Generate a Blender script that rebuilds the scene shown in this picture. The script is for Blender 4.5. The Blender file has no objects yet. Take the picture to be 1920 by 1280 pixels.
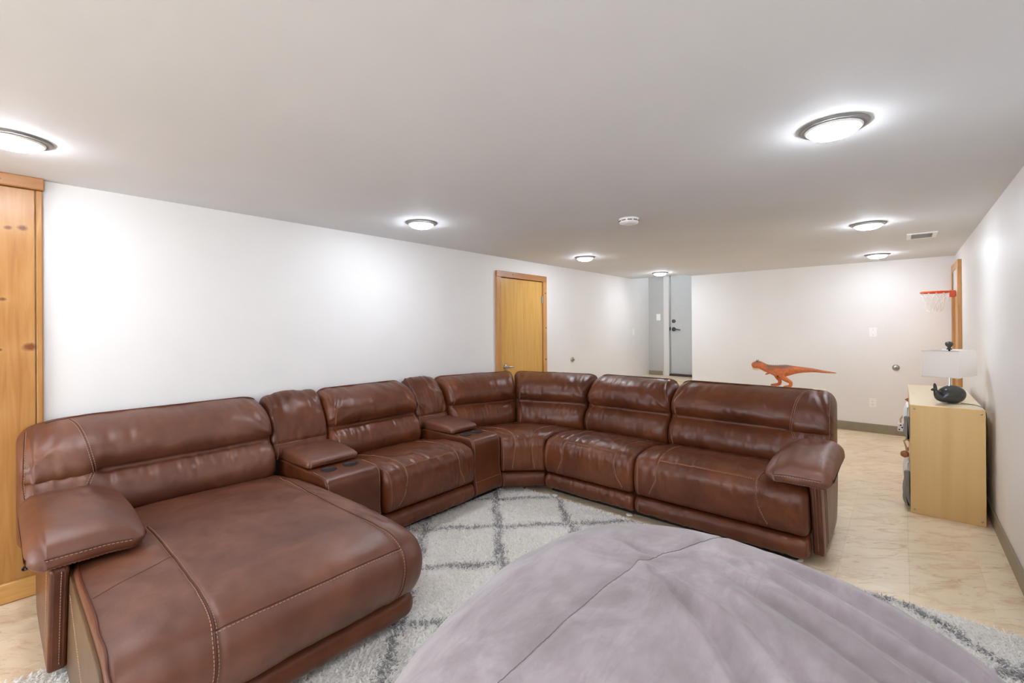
import bpy, math, random
import numpy as np
from math import pi, sin, cos, radians, sqrt

random.seed(7)
rng = np.random.default_rng(7)
scene = bpy.context.scene
COL = scene.collection

# ------------------------------------------------------------------ camera, world, exposure
XL, XR, YB, YF, H = -3.468, 0.468, 7.323, -3.2, 2.174
cam_d = bpy.data.cameras.new('camera')
cam_d.sensor_width = 36.0
cam_d.lens = 843.117 / 1920 * 36
cam_d.shift_x = -(963.293 - 960) / 1920
cam_d.shift_y = (610.582 - 640) / 1920
cam_d.clip_start = 0.02
cam_o = bpy.data.objects.new('camera', cam_d)
COL.objects.link(cam_o)
from mathutils import Matrix, Vector
yaw, pit, rol = radians(40.8321), radians(0.0905), radians(-0.3741)
Fv = Vector((-sin(yaw) * cos(pit), cos(yaw) * cos(pit), sin(pit)))
R0 = Vector((cos(yaw), sin(yaw), 0)); U0 = R0.cross(Fv)
Rv = R0 * cos(rol) + U0 * sin(rol); Uv = -R0 * sin(rol) + U0 * cos(rol)
cam_o.matrix_world = Matrix(((Rv.x, Uv.x, -Fv.x, 0), (Rv.y, Uv.y, -Fv.y, 0), (Rv.z, Uv.z, -Fv.z, 1.38), (0, 0, 0, 1)))
scene.camera = cam_o
scene.view_settings.view_transform = 'Standard'
scene.view_settings.look = 'None'
scene.view_settings.gamma = 1
scene.view_settings.use_curve_mapping = False
scene.view_settings.exposure = 0.82
w = bpy.data.worlds.new('world'); scene.world = w
w.use_nodes = True
w.node_tree.nodes['Background'].inputs[0].default_value = (0.82, 0.90, 1, 1)
w.node_tree.nodes['Background'].inputs[1].default_value = 7.6
scene.cycles.max_bounces = 16; scene.cycles.diffuse_bounces = 10; scene.cycles.transparent_max_bounces = 12
LAMP_EMIT = 73.0      # strength of each glowing ceiling lens

# ------------------------------------------------------------------ materials
def lin(c):
    return tuple(((v / 255) / 12.92 if v / 255 <= 0.04045 else ((v / 255 + 0.055) / 1.055) ** 2.4) for v in c) + (1,)

class NT:
    def __init__(s, name):
        s.m = bpy.data.materials.new(name); s.m.use_nodes = True
        s.t = s.m.node_tree; s.n = s.t.nodes; s.l = s.t.links
        s.b = s.n['Principled BSDF']
    def new(s, typ, **kw):
        n = s.n.new(typ)
        for k, v in kw.items():
            if k.startswith('i_'):
                n.inputs[k[2:].replace('_', ' ')].default_value = v
            else: setattr(n, k, v)
        return n
    def link(s, a, b): s.l.new(a, b)
    def coord(s, kind='Object', scale=(1, 1, 1), rot=(0, 0, 0)):
        tc = s.new('ShaderNodeTexCoord'); mp = s.new('ShaderNodeMapping')
        mp.inputs['Scale'].default_value = scale; mp.inputs['Rotation'].default_value = rot
        s.link(tc.outputs[kind], mp.inputs[0]); return mp.outputs[0]
    def wcoord(s, scale=(1, 1, 1), rot=(0, 0, 0)):
        g = s.new('ShaderNodeNewGeometry'); mp = s.new('ShaderNodeMapping')
        mp.inputs['Scale'].default_value = scale; mp.inputs['Rotation'].default_value = rot
        s.link(g.outputs['Position'], mp.inputs[0]); return mp.outputs[0]
    def tcoord(s, stretch, rot):
        g_ = s.new('ShaderNodeNewGeometry'); mp = s.new('ShaderNodeMapping', vector_type='TEXTURE')
        mp.inputs['Scale'].default_value = stretch; mp.inputs['Rotation'].default_value = (0, 0, rot)
        s.link(g_.outputs['Position'], mp.inputs[0]); return mp.outputs[0]
    def noise(s, vec, scale, detail=3, rough=.55, dist=0.0):
        n = s.new('ShaderNodeTexNoise'); n.inputs['Scale'].default_value = scale
        n.inputs['Detail'].default_value = detail; n.inputs['Roughness'].default_value = rough
        n.inputs['Distortion'].default_value = dist
        s.link(vec, n.inputs['Vector']); return n.outputs['Fac']
    def ramp(s, fac, stops):
        r = s.new('ShaderNodeValToRGB'); e = r.color_ramp.elements
        while len(e) < len(stops): e.new(0.5)
        for el, (p, c) in zip(e, stops): el.position = p; el.color = c
        s.link(fac, r.inputs[0]); return r.outputs[0]
    def mix(s, fac, a, b, mode='MIX'):
        m = s.new('ShaderNodeMix', data_type='RGBA', blend_type=mode)
        for v, i in ((fac, 0), (a, 6), (b, 7)):
            if hasattr(v, 'links'): s.link(v, m.inputs[i])
            else: m.inputs[i].default_value = v
        return m.outputs[2]
    def math(s, op, a, b=0.0, clamp=False):
        m = s.new('ShaderNodeMath', operation=op, use_clamp=clamp)
        for v, i in ((a, 0), (b, 1)):
            if hasattr(v, 'links'): s.link(v, m.inputs[i])
            else: m.inputs[i].default_value = v
        return m.outputs[0]
    def bump(s, h, strength, dist=.01, normal=None):
        b = s.new('ShaderNodeBump'); b.inputs['Strength'].default_value = strength; b.inputs['Distance'].default_value = dist
        s.link(h, b.inputs['Height'])
        if normal is not None: s.link(normal, b.inputs['Normal'])
        return b.outputs[0]
    def set(s, **kw):
        for k, v in kw.items():
            k = k.replace('_', ' ')
            if hasattr(v, 'links'): s.link(v, s.b.inputs[k])
            else: s.b.inputs[k].default_value = v
        return s.m

def plain(name, rgb, rough=.5, metal=0.0, spec=.5, **kw):
    t = NT(name); v = t.coord()
    f = t.noise(v, 14, 3)
    c = lin(rgb); d = tuple(x * (.97 if min(rgb) > 180 else .88) for x in c[:3]) + (1,)
    col = t.ramp(f, [(.3, d), (.7, c)])
    return t.set(Base_Color=col, Roughness=rough, Metallic=metal, Specular_IOR_Level=spec, **kw)

def wall_mat(name, rgb, rough=.5, spec=.35):
    t = NT(name); v = t.wcoord()
    f = t.noise(v, 1.3, 3)
    c = lin(rgb); d = tuple(x * .965 for x in c[:3]) + (1,)
    col = t.ramp(f, [(.35, d), (.65, c)])
    n = t.noise(v, 90, 3, .6); n2 = t.noise(v, 7, 2)
    b = t.bump(n2, .12, .02, t.bump(n, .06, .004))
    return t.set(Base_Color=col, Roughness=rough, Specular_IOR_Level=spec, Normal=b)

def leather_mat(name, dark, light, rough=.36, spec=.5):
    t = NT(name); v = t.coord()
    big = t.noise(v, 3.2, 4, .6, .4)
    col = t.ramp(big, [(.28, lin(dark)), (.55, lin(tuple((a + b) / 2 for a, b in zip(dark, light)))), (.8, lin(light))])
    fine = t.noise(v, 30, 4, .65)
    col = t.mix(t.math('MULTIPLY', fine, .25), col, lin(tuple(x * .62 for x in dark)))
    vo = t.new('ShaderNodeTexVoronoi', feature='DISTANCE_TO_EDGE'); vo.inputs['Scale'].default_value = 260
    t.link(v, vo.inputs['Vector'])
    wr = t.noise(v, 13, 3, .5, .5)
    nb = t.bump(wr, .22, .010)
    nb = t.bump(t.math('MINIMUM', vo.outputs['Distance'], .12), .22, .004, nb)
    r = t.new('ShaderNodeMapRange'); r.inputs['To Min'].default_value = rough - .07; r.inputs['To Max'].default_value = rough + .10
    t.link(t.noise(v, 7, 4, .6), r.inputs['Value'])
    return t.set(Base_Color=col, Roughness=r.outputs[0], Normal=nb, Specular_IOR_Level=spec)

def wood_mat(name, dark, mid, light, axis='Z', knots=(), rough=.38, ring=26.0, world=True, knotcol=(112, 60, 24)):
    sc = {'Z': (1, 1, .07), 'Y': (1, .07, 1), 'X': (.07, 1, 1)}[axis]
    t = NT(name); v = t.wcoord(sc) if world else t.coord('Object', sc)
    raw = t.wcoord() if world else t.coord()
    warp = None
    kd = None
    for k in knots:
        sb = t.new('ShaderNodeVectorMath', operation='SUBTRACT'); t.link(raw, sb.inputs[0]); sb.inputs[1].default_value = k[:3]
        ml = t.new('ShaderNodeVectorMath', operation='MULTIPLY'); t.link(sb.outputs[0], ml.inputs[0]); ml.inputs[1].default_value = (1, 1, 1.35)
        ln = t.new('ShaderNodeVectorMath', operation='LENGTH'); t.link(ml.outputs[0], ln.inputs[0])
        dn = t.math('DIVIDE', ln.outputs['Value'], k[3])
        kd = dn if kd is None else t.math('MINIMUM', kd, dn)
    grain = t.noise(v, ring, 3, .5, 1.6)
    fine = t.noise(v, ring * 9, 3, .6)
    if kd is not None:
        swirl = t.math('DIVIDE', .32, t.math('ADD', kd, .55))
        grain = t.math('FRACT', t.math('ADD', grain, t.math('MULTIPLY', swirl, 1.7)))
    col = t.ramp(grain, [(.2, lin(dark)), (.5, lin(mid)), (.82, lin(light))])
    col = t.mix(t.math('MULTIPLY', fine, .22), col, lin(dark))
    patch = t.noise(raw, 2.2, 2)
    col = t.mix(t.math('MULTIPLY', patch, .35), col, lin(light))
    if kd is not None:
        k1 = t.new('ShaderNodeMapRange', clamp=True); k1.inputs[1].default_value = 1.25; k1.inputs[2].default_value = .55
        wob = t.math('ADD', kd, t.math('MULTIPLY', t.math('SUBTRACT', t.noise(raw, 60, 2), .5), .5))
        t.link(wob, k1.inputs[0])
        col = t.mix(t.math('MULTIPLY', k1.outputs[0], .85), col, lin(knotcol))
    nb = t.bump(fine, .08, .003)
    return t.set(Base_Color=col, Roughness=rough, Normal=nb, Specular_IOR_Level=.45)

def emit_mat(name, rgb, strength):
    t = NT(name)
    return t.set(Base_Color=lin((250, 250, 248)), Emission_Color=lin(rgb), Emission_Strength=strength, Roughness=.3)

M = {}
M['wall'] = wall_mat('white_wall_paint', (237, 236, 234), .46, .4)
M['ceiling'] = wall_mat('ceiling_paint', (223, 224, 225), .75, .2)
M['grey_wall'] = wall_mat('grey_wall_paint', (192, 191, 188), .6, .3)
M['leather'] = leather_mat('brown_leather', (76, 37, 19), (128, 71, 39), .32, .42)
M['leather_pad'] = leather_mat('brown_leather_worn_sheen', (88, 47, 31), (132, 81, 54), .40, .68)  # paler, greyer brown: wear plus white-wall sheen put into the colour
M['leather_side'] = leather_mat('brown_leather_side_sheen', (92, 66, 40), (116, 88, 56), .42)  # olive tone is floor sheen put into the leather colour
M['piping'] = plain('leather_piping', (86, 42, 24), .42)
M['stitch'] = plain('tan_thread', (196, 156, 124), .8)
M['seam_tan'] = plain('tan_seam', (128, 84, 60), .5)
M['black'] = plain('black_plastic', (20, 20, 22), .4)
M['base_cloth'] = plain('black_base_cloth', (24, 21, 20), .9)
M['pine'] = wood_mat('knotty_pine', (148, 92, 40), (174, 120, 58), (190, 142, 84), 'Z',
                     [(-3.435, .050, 1.900, .015), (-3.435, .100, 1.906, .020), (-3.435, .031, 1.535, .013), (-3.435, .124, 1.290, .027), (-3.435, .020, 1.28, .010), (-3.435, .0, .95, .016), (-3.435, -.09, 1.62, .018)], .34)
M['pine_trim'] = wood_mat('pine_trim', (172, 116, 60), (196, 140, 80), (208, 158, 98), 'Z', [(-3.44, 4.60, 1.80, .016), (-3.44, 4.61, 1.36, .014), (-3.44, 4.60, .96, .018)], .36, 40)
M['pine_trim_y'] = wood_mat('pine_trim_across', (150, 98, 54), (176, 122, 74), (190, 138, 88), 'Y', [(-3.44, 3.97, 1.985, .014), (-3.41, .02, 2.14, .01)], .36, 40)
M['pine_base'] = wood_mat('pine_baseboard', (170, 112, 52), (200, 146, 80), (214, 168, 102), 'Y', [(-3.40, .055, .105, .006)], .4, 40)
M['door_veneer'] = wood_mat('yellow_door_veneer', (196, 144, 62), (212, 164, 84), (220, 176, 100), 'Z', (), .32, 14)
M['birch'] = wood_mat('birch_panel', (208, 166, 104), (222, 184, 122), (230, 198, 142), 'Z', (), .4, 5)
M['birch_top'] = wood_mat('birch_top', (222, 204, 166), (230, 214, 180), (236, 222, 190), 'Y', (), .35, 6)
M['baseboard'] = plain('taupe_rubber_base', (150, 139, 118), .45)
M['steel'] = plain('brushed_steel', (186, 182, 175), .28, 1.0)
M['dark_steel'] = plain('dark_steel', (112, 110, 106), .3, 1.0)
M['chrome'] = plain('chrome', (168, 166, 162), .25, 1.0)
M['nickel'] = plain('satin_nickel_ring', (150, 149, 147), .45, .5)
M['white_plastic'] = plain('white_plastic', (250, 249, 247), .35)
M['white_trim'] = plain('white_trim', (228, 226, 222), .45)
M['vent_grey'] = plain('vent_grey', (128, 126, 122), .7)
M['dark'] = plain('dark_gap', (26, 22, 20), .8)
M['lens'] = emit_mat('glowing_lens', (236, 243, 255), LAMP_EMIT)
M['whale'] = plain('charcoal_ceramic', (62, 63, 62), .22)
def thin_mat(name, rgb, k):
    t = NT(name); d = t.new('ShaderNodeBsdfDiffuse'); tr = t.new('ShaderNodeBsdfTranslucent'); mx = t.new('ShaderNodeMixShader')
    d.inputs[0].default_value = lin(rgb); tr.inputs[0].default_value = lin(rgb); mx.inputs[0].default_value = k
    t.link(d.outputs[0], mx.inputs[1]); t.link(tr.outputs[0], mx.inputs[2]); t.link(mx.outputs[0], t.n['Material Output'].inputs[0]); return t.m
M['shade'] = thin_mat('white_lamp_shade', (252, 250, 248), .5)
M['orange'] = plain('orange_plastic', (226, 84, 34), .4)
M['net'] = plain('white_cord', (240, 238, 235), .8)
M['grey_felt'] = plain('grey_felt', (142, 138, 134), .95)
M['white_cloth'] = plain('white_cloth', (232, 230, 226), .9)
M['wood_knob'] = plain('reddish_wood_knob', (164, 104, 76), .5)
M['rope'] = plain('tan_rope', (196, 164, 116), .9)
M['door_white'] = plain('grey_white_door', (205, 207, 205), .45)
M['dark_wood'] = plain('dark_threshold', (70, 52, 40), .5)
M['clear'] = NT('frosted_backboard').set(Base_Color=lin((226, 226, 224)), Roughness=.25)

def pane_mat():
    t = NT('fill_window_glass'); tr = t.new('ShaderNodeBsdfTransparent'); gl = t.new('ShaderNodeBsdfGlossy'); gl.inputs['Roughness'].default_value = .02
    mx = t.new('ShaderNodeMixShader'); mx.inputs[0].default_value = .06
    t.link(tr.outputs[0], mx.inputs[1]); t.link(gl.outputs[0], mx.inputs[2]); t.link(mx.outputs[0], t.n['Material Output'].inputs[0]); return t.m
M['pane'] = pane_mat()

# floor: 12-inch marbled vinyl tiles
def floor_mat():
    t = NT('marbled_vinyl'); v = t.wcoord((1, 1, 1))
    oi = t.new('ShaderNodeObjectInfo')
    a = t.noise(t.tcoord((1.5, 1, 1), .7), 3.2, 5, .66, .7)
    b = t.noise(t.tcoord((3.0, 1, 1), .75), 13, 5, .72, .9)
    c = t.noise(t.tcoord((3.5, 1, 1), .65), 24, 4, .74, .6)
    col = t.ramp(a, [(.25, lin((224, 202, 168))), (.5, lin((236, 219, 188))), (.75, lin((242, 229, 204)))])
    m1 = t.new('ShaderNodeMapRange', clamp=True); m1.inputs[1].default_value = .50; m1.inputs[2].default_value = .70
    t.link(b, m1.inputs[0])
    col = t.mix(t.math('MULTIPLY', m1.outputs[0], .75), col, lin((206, 166, 128)))
    m2 = t.new('ShaderNodeMapRange', clamp=True); m2.inputs[1].default_value = .58; m2.inputs[2].default_value = .72
    t.link(c, m2.inputs[0])
    col = t.mix(t.math('MULTIPLY', m2.outputs[0], .65), col, lin((160, 132, 106)))
    var = t.math('MULTIPLY', t.math('SUBTRACT', oi.outputs['Random'], .5), .08)
    hs = t.new('ShaderNodeHueSaturation'); t.link(col, hs.inputs['Color'])
    t.link(t.math('ADD', var, 1.0), hs.inputs['Value'])
    return t.set(Base_Color=hs.outputs[0], Roughness=.34, Specular_IOR_Level=.45, Normal=t.bump(a, .04, .01))
M['floor'] = floor_mat()

def suede_mat():
    t = NT('grey_suede'); v = t.coord()
    a = t.noise(v, 2.6, 5, .62, 1.2); b = t.noise(t.coord('Object', (3, 1, 2), (0, 0, .9)), 6, 5, .65, 1.5)
    col = t.ramp(a, [(.3, lin((132, 122, 124))), (.5, lin((156, 146, 150))), (.72, lin((180, 172, 176)))])
    col = t.mix(t.math('MULTIPLY', t.ramp(b, [(.45, (0, 0, 0, 1)), (.7, (1, 1, 1, 1))]), .35), col, lin((128, 116, 117)))
    f = t.noise(v, 420, 2)
    return t.set(Base_Color=col, Roughness=.88, Specular_IOR_Level=.2, Sheen_Weight=.35, Sheen_Roughness=.5, Normal=t.bump(f, .12, .002))
M['suede'] = suede_mat()

def pile_mat():
    t = NT('shag_yarn'); a = t.new('ShaderNodeVertexColor', layer_name='Col')
    d = t.new('ShaderNodeBsdfDiffuse'); tr = t.new('ShaderNodeBsdfTranslucent'); mx = t.new('ShaderNodeMixShader'); mx.inputs[0].default_value = .42
    t.link(a.outputs[0], d.inputs[0]); t.link(a.outputs[0], tr.inputs[0])
    t.link(d.outputs[0], mx.inputs[1]); t.link(tr.outputs[0], mx.inputs[2]); t.link(mx.outputs[0], t.n['Material Output'].inputs[0]); return t.m
M['pile'] = pile_mat()
M['rug_base'] = plain('rug_backing', (236, 232, 226), .95)

# ------------------------------------------------------------------ object helpers
WL = {}
def tag(o, label=None, cat=None, group=None, kind=None):
    if label: o['label'] = label
    if cat: o['category'] = cat
    if group: o['group'] = group
    if kind: o['kind'] = kind
    return o
def empty(name, loc, label=None, cat=None, group=None, parent=None):
    o = bpy.data.objects.new(name, None); COL.objects.link(o)
    o.empty_display_size = .1
    p = np.array(loc, float)
    if parent is not None:
        o.parent = parent; o.location = p - WL[parent]
    else: o.location = p
    WL[o] = p
    return tag(o, label, cat, group)
def obj(name, V, F, mat, parent=None, smooth=True, origin=None):
    V = np.asarray(V, float)
    if origin is None:
        lo, hi = V.min(0), V.max(0); origin = np.array([(lo[0] + hi[0]) / 2, (lo[1] + hi[1]) / 2, lo[2]])
    origin = np.asarray(origin, float)
    me = bpy.data.meshes.new(name)
    me.from_pydata((V - origin).tolist(), [], F if isinstance(F, list) else F.tolist())
    me.update()
    if smooth: me.polygons.foreach_set('use_smooth', np.ones(len(me.polygons), bool))
    me.materials.append(mat)
    o = bpy.data.objects.new(name, me); COL.objects.link(o)
    if parent is not None:
        o.parent = parent; o.location = origin - WL[parent]
    else: o.location = origin
    WL[o] = origin
    return o
def copy_tree(o, parent=None):
    c = o.copy(); COL.objects.link(c)
    if parent is not None: c.parent = parent
    for ch in list(o.children): copy_tree(ch, c)
    return c

class MB:
    """collects simple shapes into one vertex / face list"""
    def __init__(s): s.V = []; s.F = []
    def add(s, V, F):
        n = len(s.V); s.V += [tuple(map(float, v)) for v in V]; s.F += [[i + n for i in f] for f in F]; return s
    def box(s, a, b, bev=0.0):
        x0, y0, z0 = a; x1, y1, z1 = b
        if bev <= 0:
            V = [(x, y, z) for z in (z0, z1) for y in (y0, y1) for x in (x0, x1)]
            return s.add(V, [[0, 2, 3, 1], [4, 5, 7, 6], [0, 1, 5, 4], [2, 6, 7, 3], [0, 4, 6, 2], [1, 3, 7, 5]])
        e = min(bev, (x1 - x0) * .49, (y1 - y0) * .49, (z1 - z0) * .49)
        V = []; idx = {}
        for ix, x in enumerate((x0, x1)):
            for iy, y in enumerate((y0, y1)):
                for iz, z in enumerate((z0, z1)):
                    dx, dy, dz = (e if ix == 0 else -e), (e if iy == 0 else -e), (e if iz == 0 else -e)
                    for k, p in enumerate(((x, y + dy, z + dz), (x + dx, y, z + dz), (x + dx, y + dy, z))):
                        idx[ix, iy, iz, k] = len(V); V.append(p)
        F = []
        for k in range(3):
            o2 = [a for a in range(3) if a != k]
            for side in (0, 1):
                f = []
                for p, q in ((0, 0), (1, 0), (1, 1), (0, 1)):
                    c = [0, 0, 0]; c[k] = side; c[o2[0]] = p; c[o2[1]] = q
                    f.append(idx[(*c, k)])
                F.append(f)
        for k in range(3):
            o2 = [a for a in range(3) if a != k]
            for p in (0, 1):
                for q in (0, 1):
                    c0 = [0, 0, 0]; c0[o2[0]] = p; c0[o2[1]] = q; c1 = list(c0); c1[k] = 1
                    F.append([idx[(*c0, o2[0])], idx[(*c1, o2[0])], idx[(*c1, o2[1])], idx[(*c0, o2[1])]])
        for ix in (0, 1):
            for iy in (0, 1):
                for iz in (0, 1): F.append([idx[ix, iy, iz, 0], idx[ix, iy, iz, 1], idx[ix, iy, iz, 2]])
        return s.add(V, fix(V, F))
    def tube(s, pts, r, n=8, closed=False):
        P = np.array(pts, float); m = len(P)
        rr = np.broadcast_to(np.asarray(r, float), (m,))
        T = np.roll(P, -1, 0) - np.roll(P, 1, 0) if closed else np.gradient(P, axis=0)
        T /= np.linalg.norm(T, axis=1)[:, None] + 1e-12
        up = np.array([0, 0, 1.]) if abs(T[0][2]) < .9 else np.array([1., 0, 0])
        V = []; prev = None
        for i in range(m):
            a = np.cross(T[i], up) if prev is None else prev - T[i] * (prev @ T[i])
            a /= np.linalg.norm(a) + 1e-12; prev = a; b = np.cross(T[i], a)
            for k in range(n):
                t = 2 * pi * k / n; V.append(P[i] + rr[i] * (cos(t) * a + sin(t) * b))
        F = []
        for i in range(m if closed else m - 1):
            j = (i + 1) % m
            for k in range(n):
                F.append([i * n + k, i * n + (k + 1) % n, j * n + (k + 1) % n, j * n + k])
        if not closed:
            F.append(list(range(n))); F.append([(m - 1) * n + k for k in range(n)][::-1])
        return s.add(V, F)
    def lathe(s, prof, c, n=32, axis='Z', sx=1.0, sy=1.0):
        V = []; F = []; m = len(prof)
        for (r, z) in prof:
            for k in range(n):
                t = 2 * pi * k / n; p = (r * cos(t) * sx, r * sin(t) * sy, z)
                if axis == 'X': p = (p[2], p[0], p[1])
                elif axis == 'Y': p = (p[1], p[2], p[0])
                V.append((p[0] + c[0], p[1] + c[1], p[2] + c[2]))
        for i in range(m - 1):
            for k in range(n): F.append([i * n + k, i * n + (k + 1) % n, (i + 1) * n + (k + 1) % n, (i + 1) * n + k])
        if prof[0][0] > 1e-6: F.append(list(range(n))[::-1])
        if prof[-1][0] > 1e-6: F.append([(m - 1) * n + k for k in range(n)])
        return s.add(V, F)
    def obj(s, name, mat, parent=None, smooth=False, origin=None):
        return obj(name, s.V, s.F, mat, parent, smooth, origin)

def fix(V, F):
    c = np.mean(np.array(V), 0); out = []
    for f in F:
        p = np.array([V[i] for i in f]); n = np.cross(p[1] - p[0], p[2] - p[0])
        out.append(f if n @ (p.mean(0) - c) > 0 else f[::-1])
    return out
def box(name, a, b, mat, parent=None, bev=.003):
    return MB().box(a, b, bev).obj(name, mat, parent)
def structure(o, label=None):
    o['kind'] = 'structure'
    if label: o['label'] = label
    return o

# ------------------------------------------------------------------ room shell
T = .12
LAND = .5            # landing level
HALL_Y = 7.745
structure(box('wall_left', (XL - T, YF, 0), (XL, HALL_Y + .1, 3.0), M['wall'], bev=0), 'long white painted wall on the left')
wr = structure(box('wall_right', (XR, YF, 0), (XR + T, YB + T, H + .02), M['wall'], bev=0), 'white painted wall on the right behind the lamp')
structure(box('wall_back', (-2.555, YB, 0), (XR, YB + T, H + .02), M['wall'], bev=0), 'white far wall behind the orange dinosaur')
wf = MB()
WX0, WX1, WZ0, WZ1 = -2.7, -.1, .75, 1.95
for a, b in (((XL - T, 0), (WX0, H + .02)), ((WX1, 0), (XR + T, H + .02)), ((WX0, 0), (WX1, WZ0)), ((WX0, WZ1), (WX1, H + .02))):
    wf.box((a[0], YF - T, a[1]), (b[0], YF, b[1]))
structure(wf.obj('wall_front', M['wall']), 'white wall behind the viewer, opened for an added fill window')
win = empty('fill_window_1', ((WX0 + WX1) / 2, YF - .06, WZ0)); structure(win, 'wide white framed window added behind the viewer for fill light')  # unseen window, added to let in fill light
for a, b in (((WX0, WZ0), (WX0 + .05, WZ1)), ((WX1 - .05, WZ0), (WX1, WZ1)), ((WX0 + .05, WZ0), (WX1 - .05, WZ0 + .05)), ((WX0 + .05, WZ1 - .05), (WX1 - .05, WZ1)), ((-1.425, WZ0 + .05), (-1.375, WZ1 - .05))):
    MB().box((a[0], YF - .09, a[1]), (b[0], YF - .03, b[1]), .004).obj('fill_window_frame', M['white_trim'], win)
for a, b in ((WX0 + .05, -1.425), (-1.375, WX1 - .05)):
    MB().box((a, YF - .063, WZ0 + .05), (b, YF - .057, WZ1 - .05)).obj('pane', M['pane'], win)
pl = bpy.data.lights.new('fill_portal', 'AREA'); pl.shape = 'RECTANGLE'; pl.size = WX1 - WX0; pl.size_y = WZ1 - WZ0; pl.cycles.is_portal = True  # steers world light through the added fill window
po = bpy.data.objects.new('fill_portal', pl); COL.objects.link(po); po.location = ((WX0 + WX1) / 2, YF - .1, (WZ0 + WZ1) / 2); po.rotation_euler = (radians(90), 0, 0)
structure(box('ceiling', (XL, YF, H), (XR + T, 7.085, H + .1), M['ceiling'], bev=0), 'flat white ceiling with round lights')
structure(MB().box((-2.565, 7.085, H), (XR + T, YB + T, H + .1)).obj('ceiling', M['ceiling']), 'white ceiling strip before the far wall')
structure(box('trim_1', (XL, 7.075, H + .005), (-2.565, 7.085, 3.0), M['ceiling'], bev=0), 'upright face where the ceiling ends before the landing')
structure(box('wall_landing', (XL - .1, HALL_Y + .10, LAND - .05), (-1.2, HALL_Y + .22, 3.0), M['grey_wall'], bev=0), 'wall behind the landing door')
structure(box('ceiling', (XL - .1, 7.075, 3.0), (-1.2, HALL_Y + .2, 3.1), M['grey_wall'], bev=0), 'raised ceiling over the landing')
structure(box('wall_landing', (-1.3, YB + T, LAND), (-1.2, HALL_Y + .1, 3.0), M['grey_wall'], bev=0), 'end wall of the landing')
structure(box('wall_landing', (-2.555, YB + .002, H + .1), (-1.2, YB + T, 3.0), M['grey_wall'], bev=0), 'wall over the landing opening')
structure(box('wall_landing', (XL, HALL_Y, LAND), (-3.19, HALL_Y + .1, 3.0), M['grey_wall'], bev=0), 'grey wall beside the landing door')

fl = structure(box('floor', (XL - T, YF - T, -.06), (XR + T, YB + T, -.004), M['dark'], bev=0), 'beige marbled vinyl tile floor')
ts = .3048
tile_me = None
x0t, y0t = .021 - 13 * ts, 3.06 - 21 * ts
ntile = 0
for i in range(15):
    for j in range(36):
        x, y = x0t + i * ts, y0t + j * ts
        if x + ts < XL or x > XR or y > YB or y + ts < YF: continue
        vis = (x > -.75 and y > 2.6) or (x + ts < -2.2 and -.7 < y < .6) or (y > 2.5 and x > -2.7 and y < 3.9) or (x > -2.6 and y > 4.0) or (x > -.3 and y > .5)
        if not vis: continue
        ax, bx, ay, by = max(x, XL) + .0009, min(x + ts, XR) - .0009, max(y, YF) + .0009, min(y + ts, YB) - .0009
        full = bx - ax > ts - .003 and by - ay > ts - .003
        if full and tile_me is not None:
            o = bpy.data.objects.new('floor_tile', tile_me); COL.objects.link(o); o.parent = fl
            o.location = np.array([(ax + bx) / 2, (ay + by) / 2, -.004]) - WL[fl]
        else:
            o = MB().box((ax, ay, -.004), (bx, by, 0), .0008).obj('floor_tile', M['floor'], fl)
            if full: tile_me = o.data
        ntile += 1
# tiles out of sight: one sheet just under tile level
MB().box((XL, YF, -.004), (XR, YB, -.0012)).obj('tile_bed', M['floor'], fl)

structure(box('floor', (XL, 7.09, 0), (-1.3, HALL_Y + .1, LAND), M['floor'], bev=0), 'raised landing floor in front of the grey door')
structure(box('floor', (XL, 6.8, 0), (-2.56, 7.089, .25), M['floor'], bev=0), 'step up to the landing')

# baseboards
structure(box('baseboard_right', (XR - .012, YF, 0), (XR, 6.54, .105), M['baseboard'], bev=.003), 'taupe baseboard along the right wall')
structure(box('baseboard_back', (-2.555, YB - .012, 0), (XR - .012, YB, .112), M['baseboard'], bev=.003), 'taupe baseboard along the far wall')
structure(box('baseboard_left', (XL, .22, 0), (XL + .012, 6.8, .105), M['baseboard'], bev=.003), 'taupe baseboard along the left wall')
structure(box('baseboard_landing', (XL + .002, HALL_Y - .012, LAND), (-3.215, HALL_Y, LAND + .075), M['baseboard'], bev=.003), 'taupe baseboard of the grey landing wall')

# ------------------------------------------------------------------ pine panelling on the left wall
pan = empty('trim_2', (XL + .01, -1.2, 0)); structure(pan, 'knotty pine panelling at the left edge with crown and base boards')
px1 = XL + .034
yy = .172
MB().box((XL, .148, .1), (px1, yy, 2.11), .004).obj('plank', M['pine'], pan)
ye = .1465
for k in range(9):
    ya = ye - .165
    MB().box((XL, ya, .1), (px1 - .003, ye - .0015, 2.11), .004).obj('plank', M['pine'], pan)
    ye = ya
MB().box((XL, -1.4, 2.112), (px1 + .018, .178, H), .005).obj('crown_board', M['pine_trim_y'], pan)
MB().box((XL, -1.4, 0.003), (px1 + .018, .172, .102), .005).obj('base_board', M['pine_base'], pan)

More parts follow.
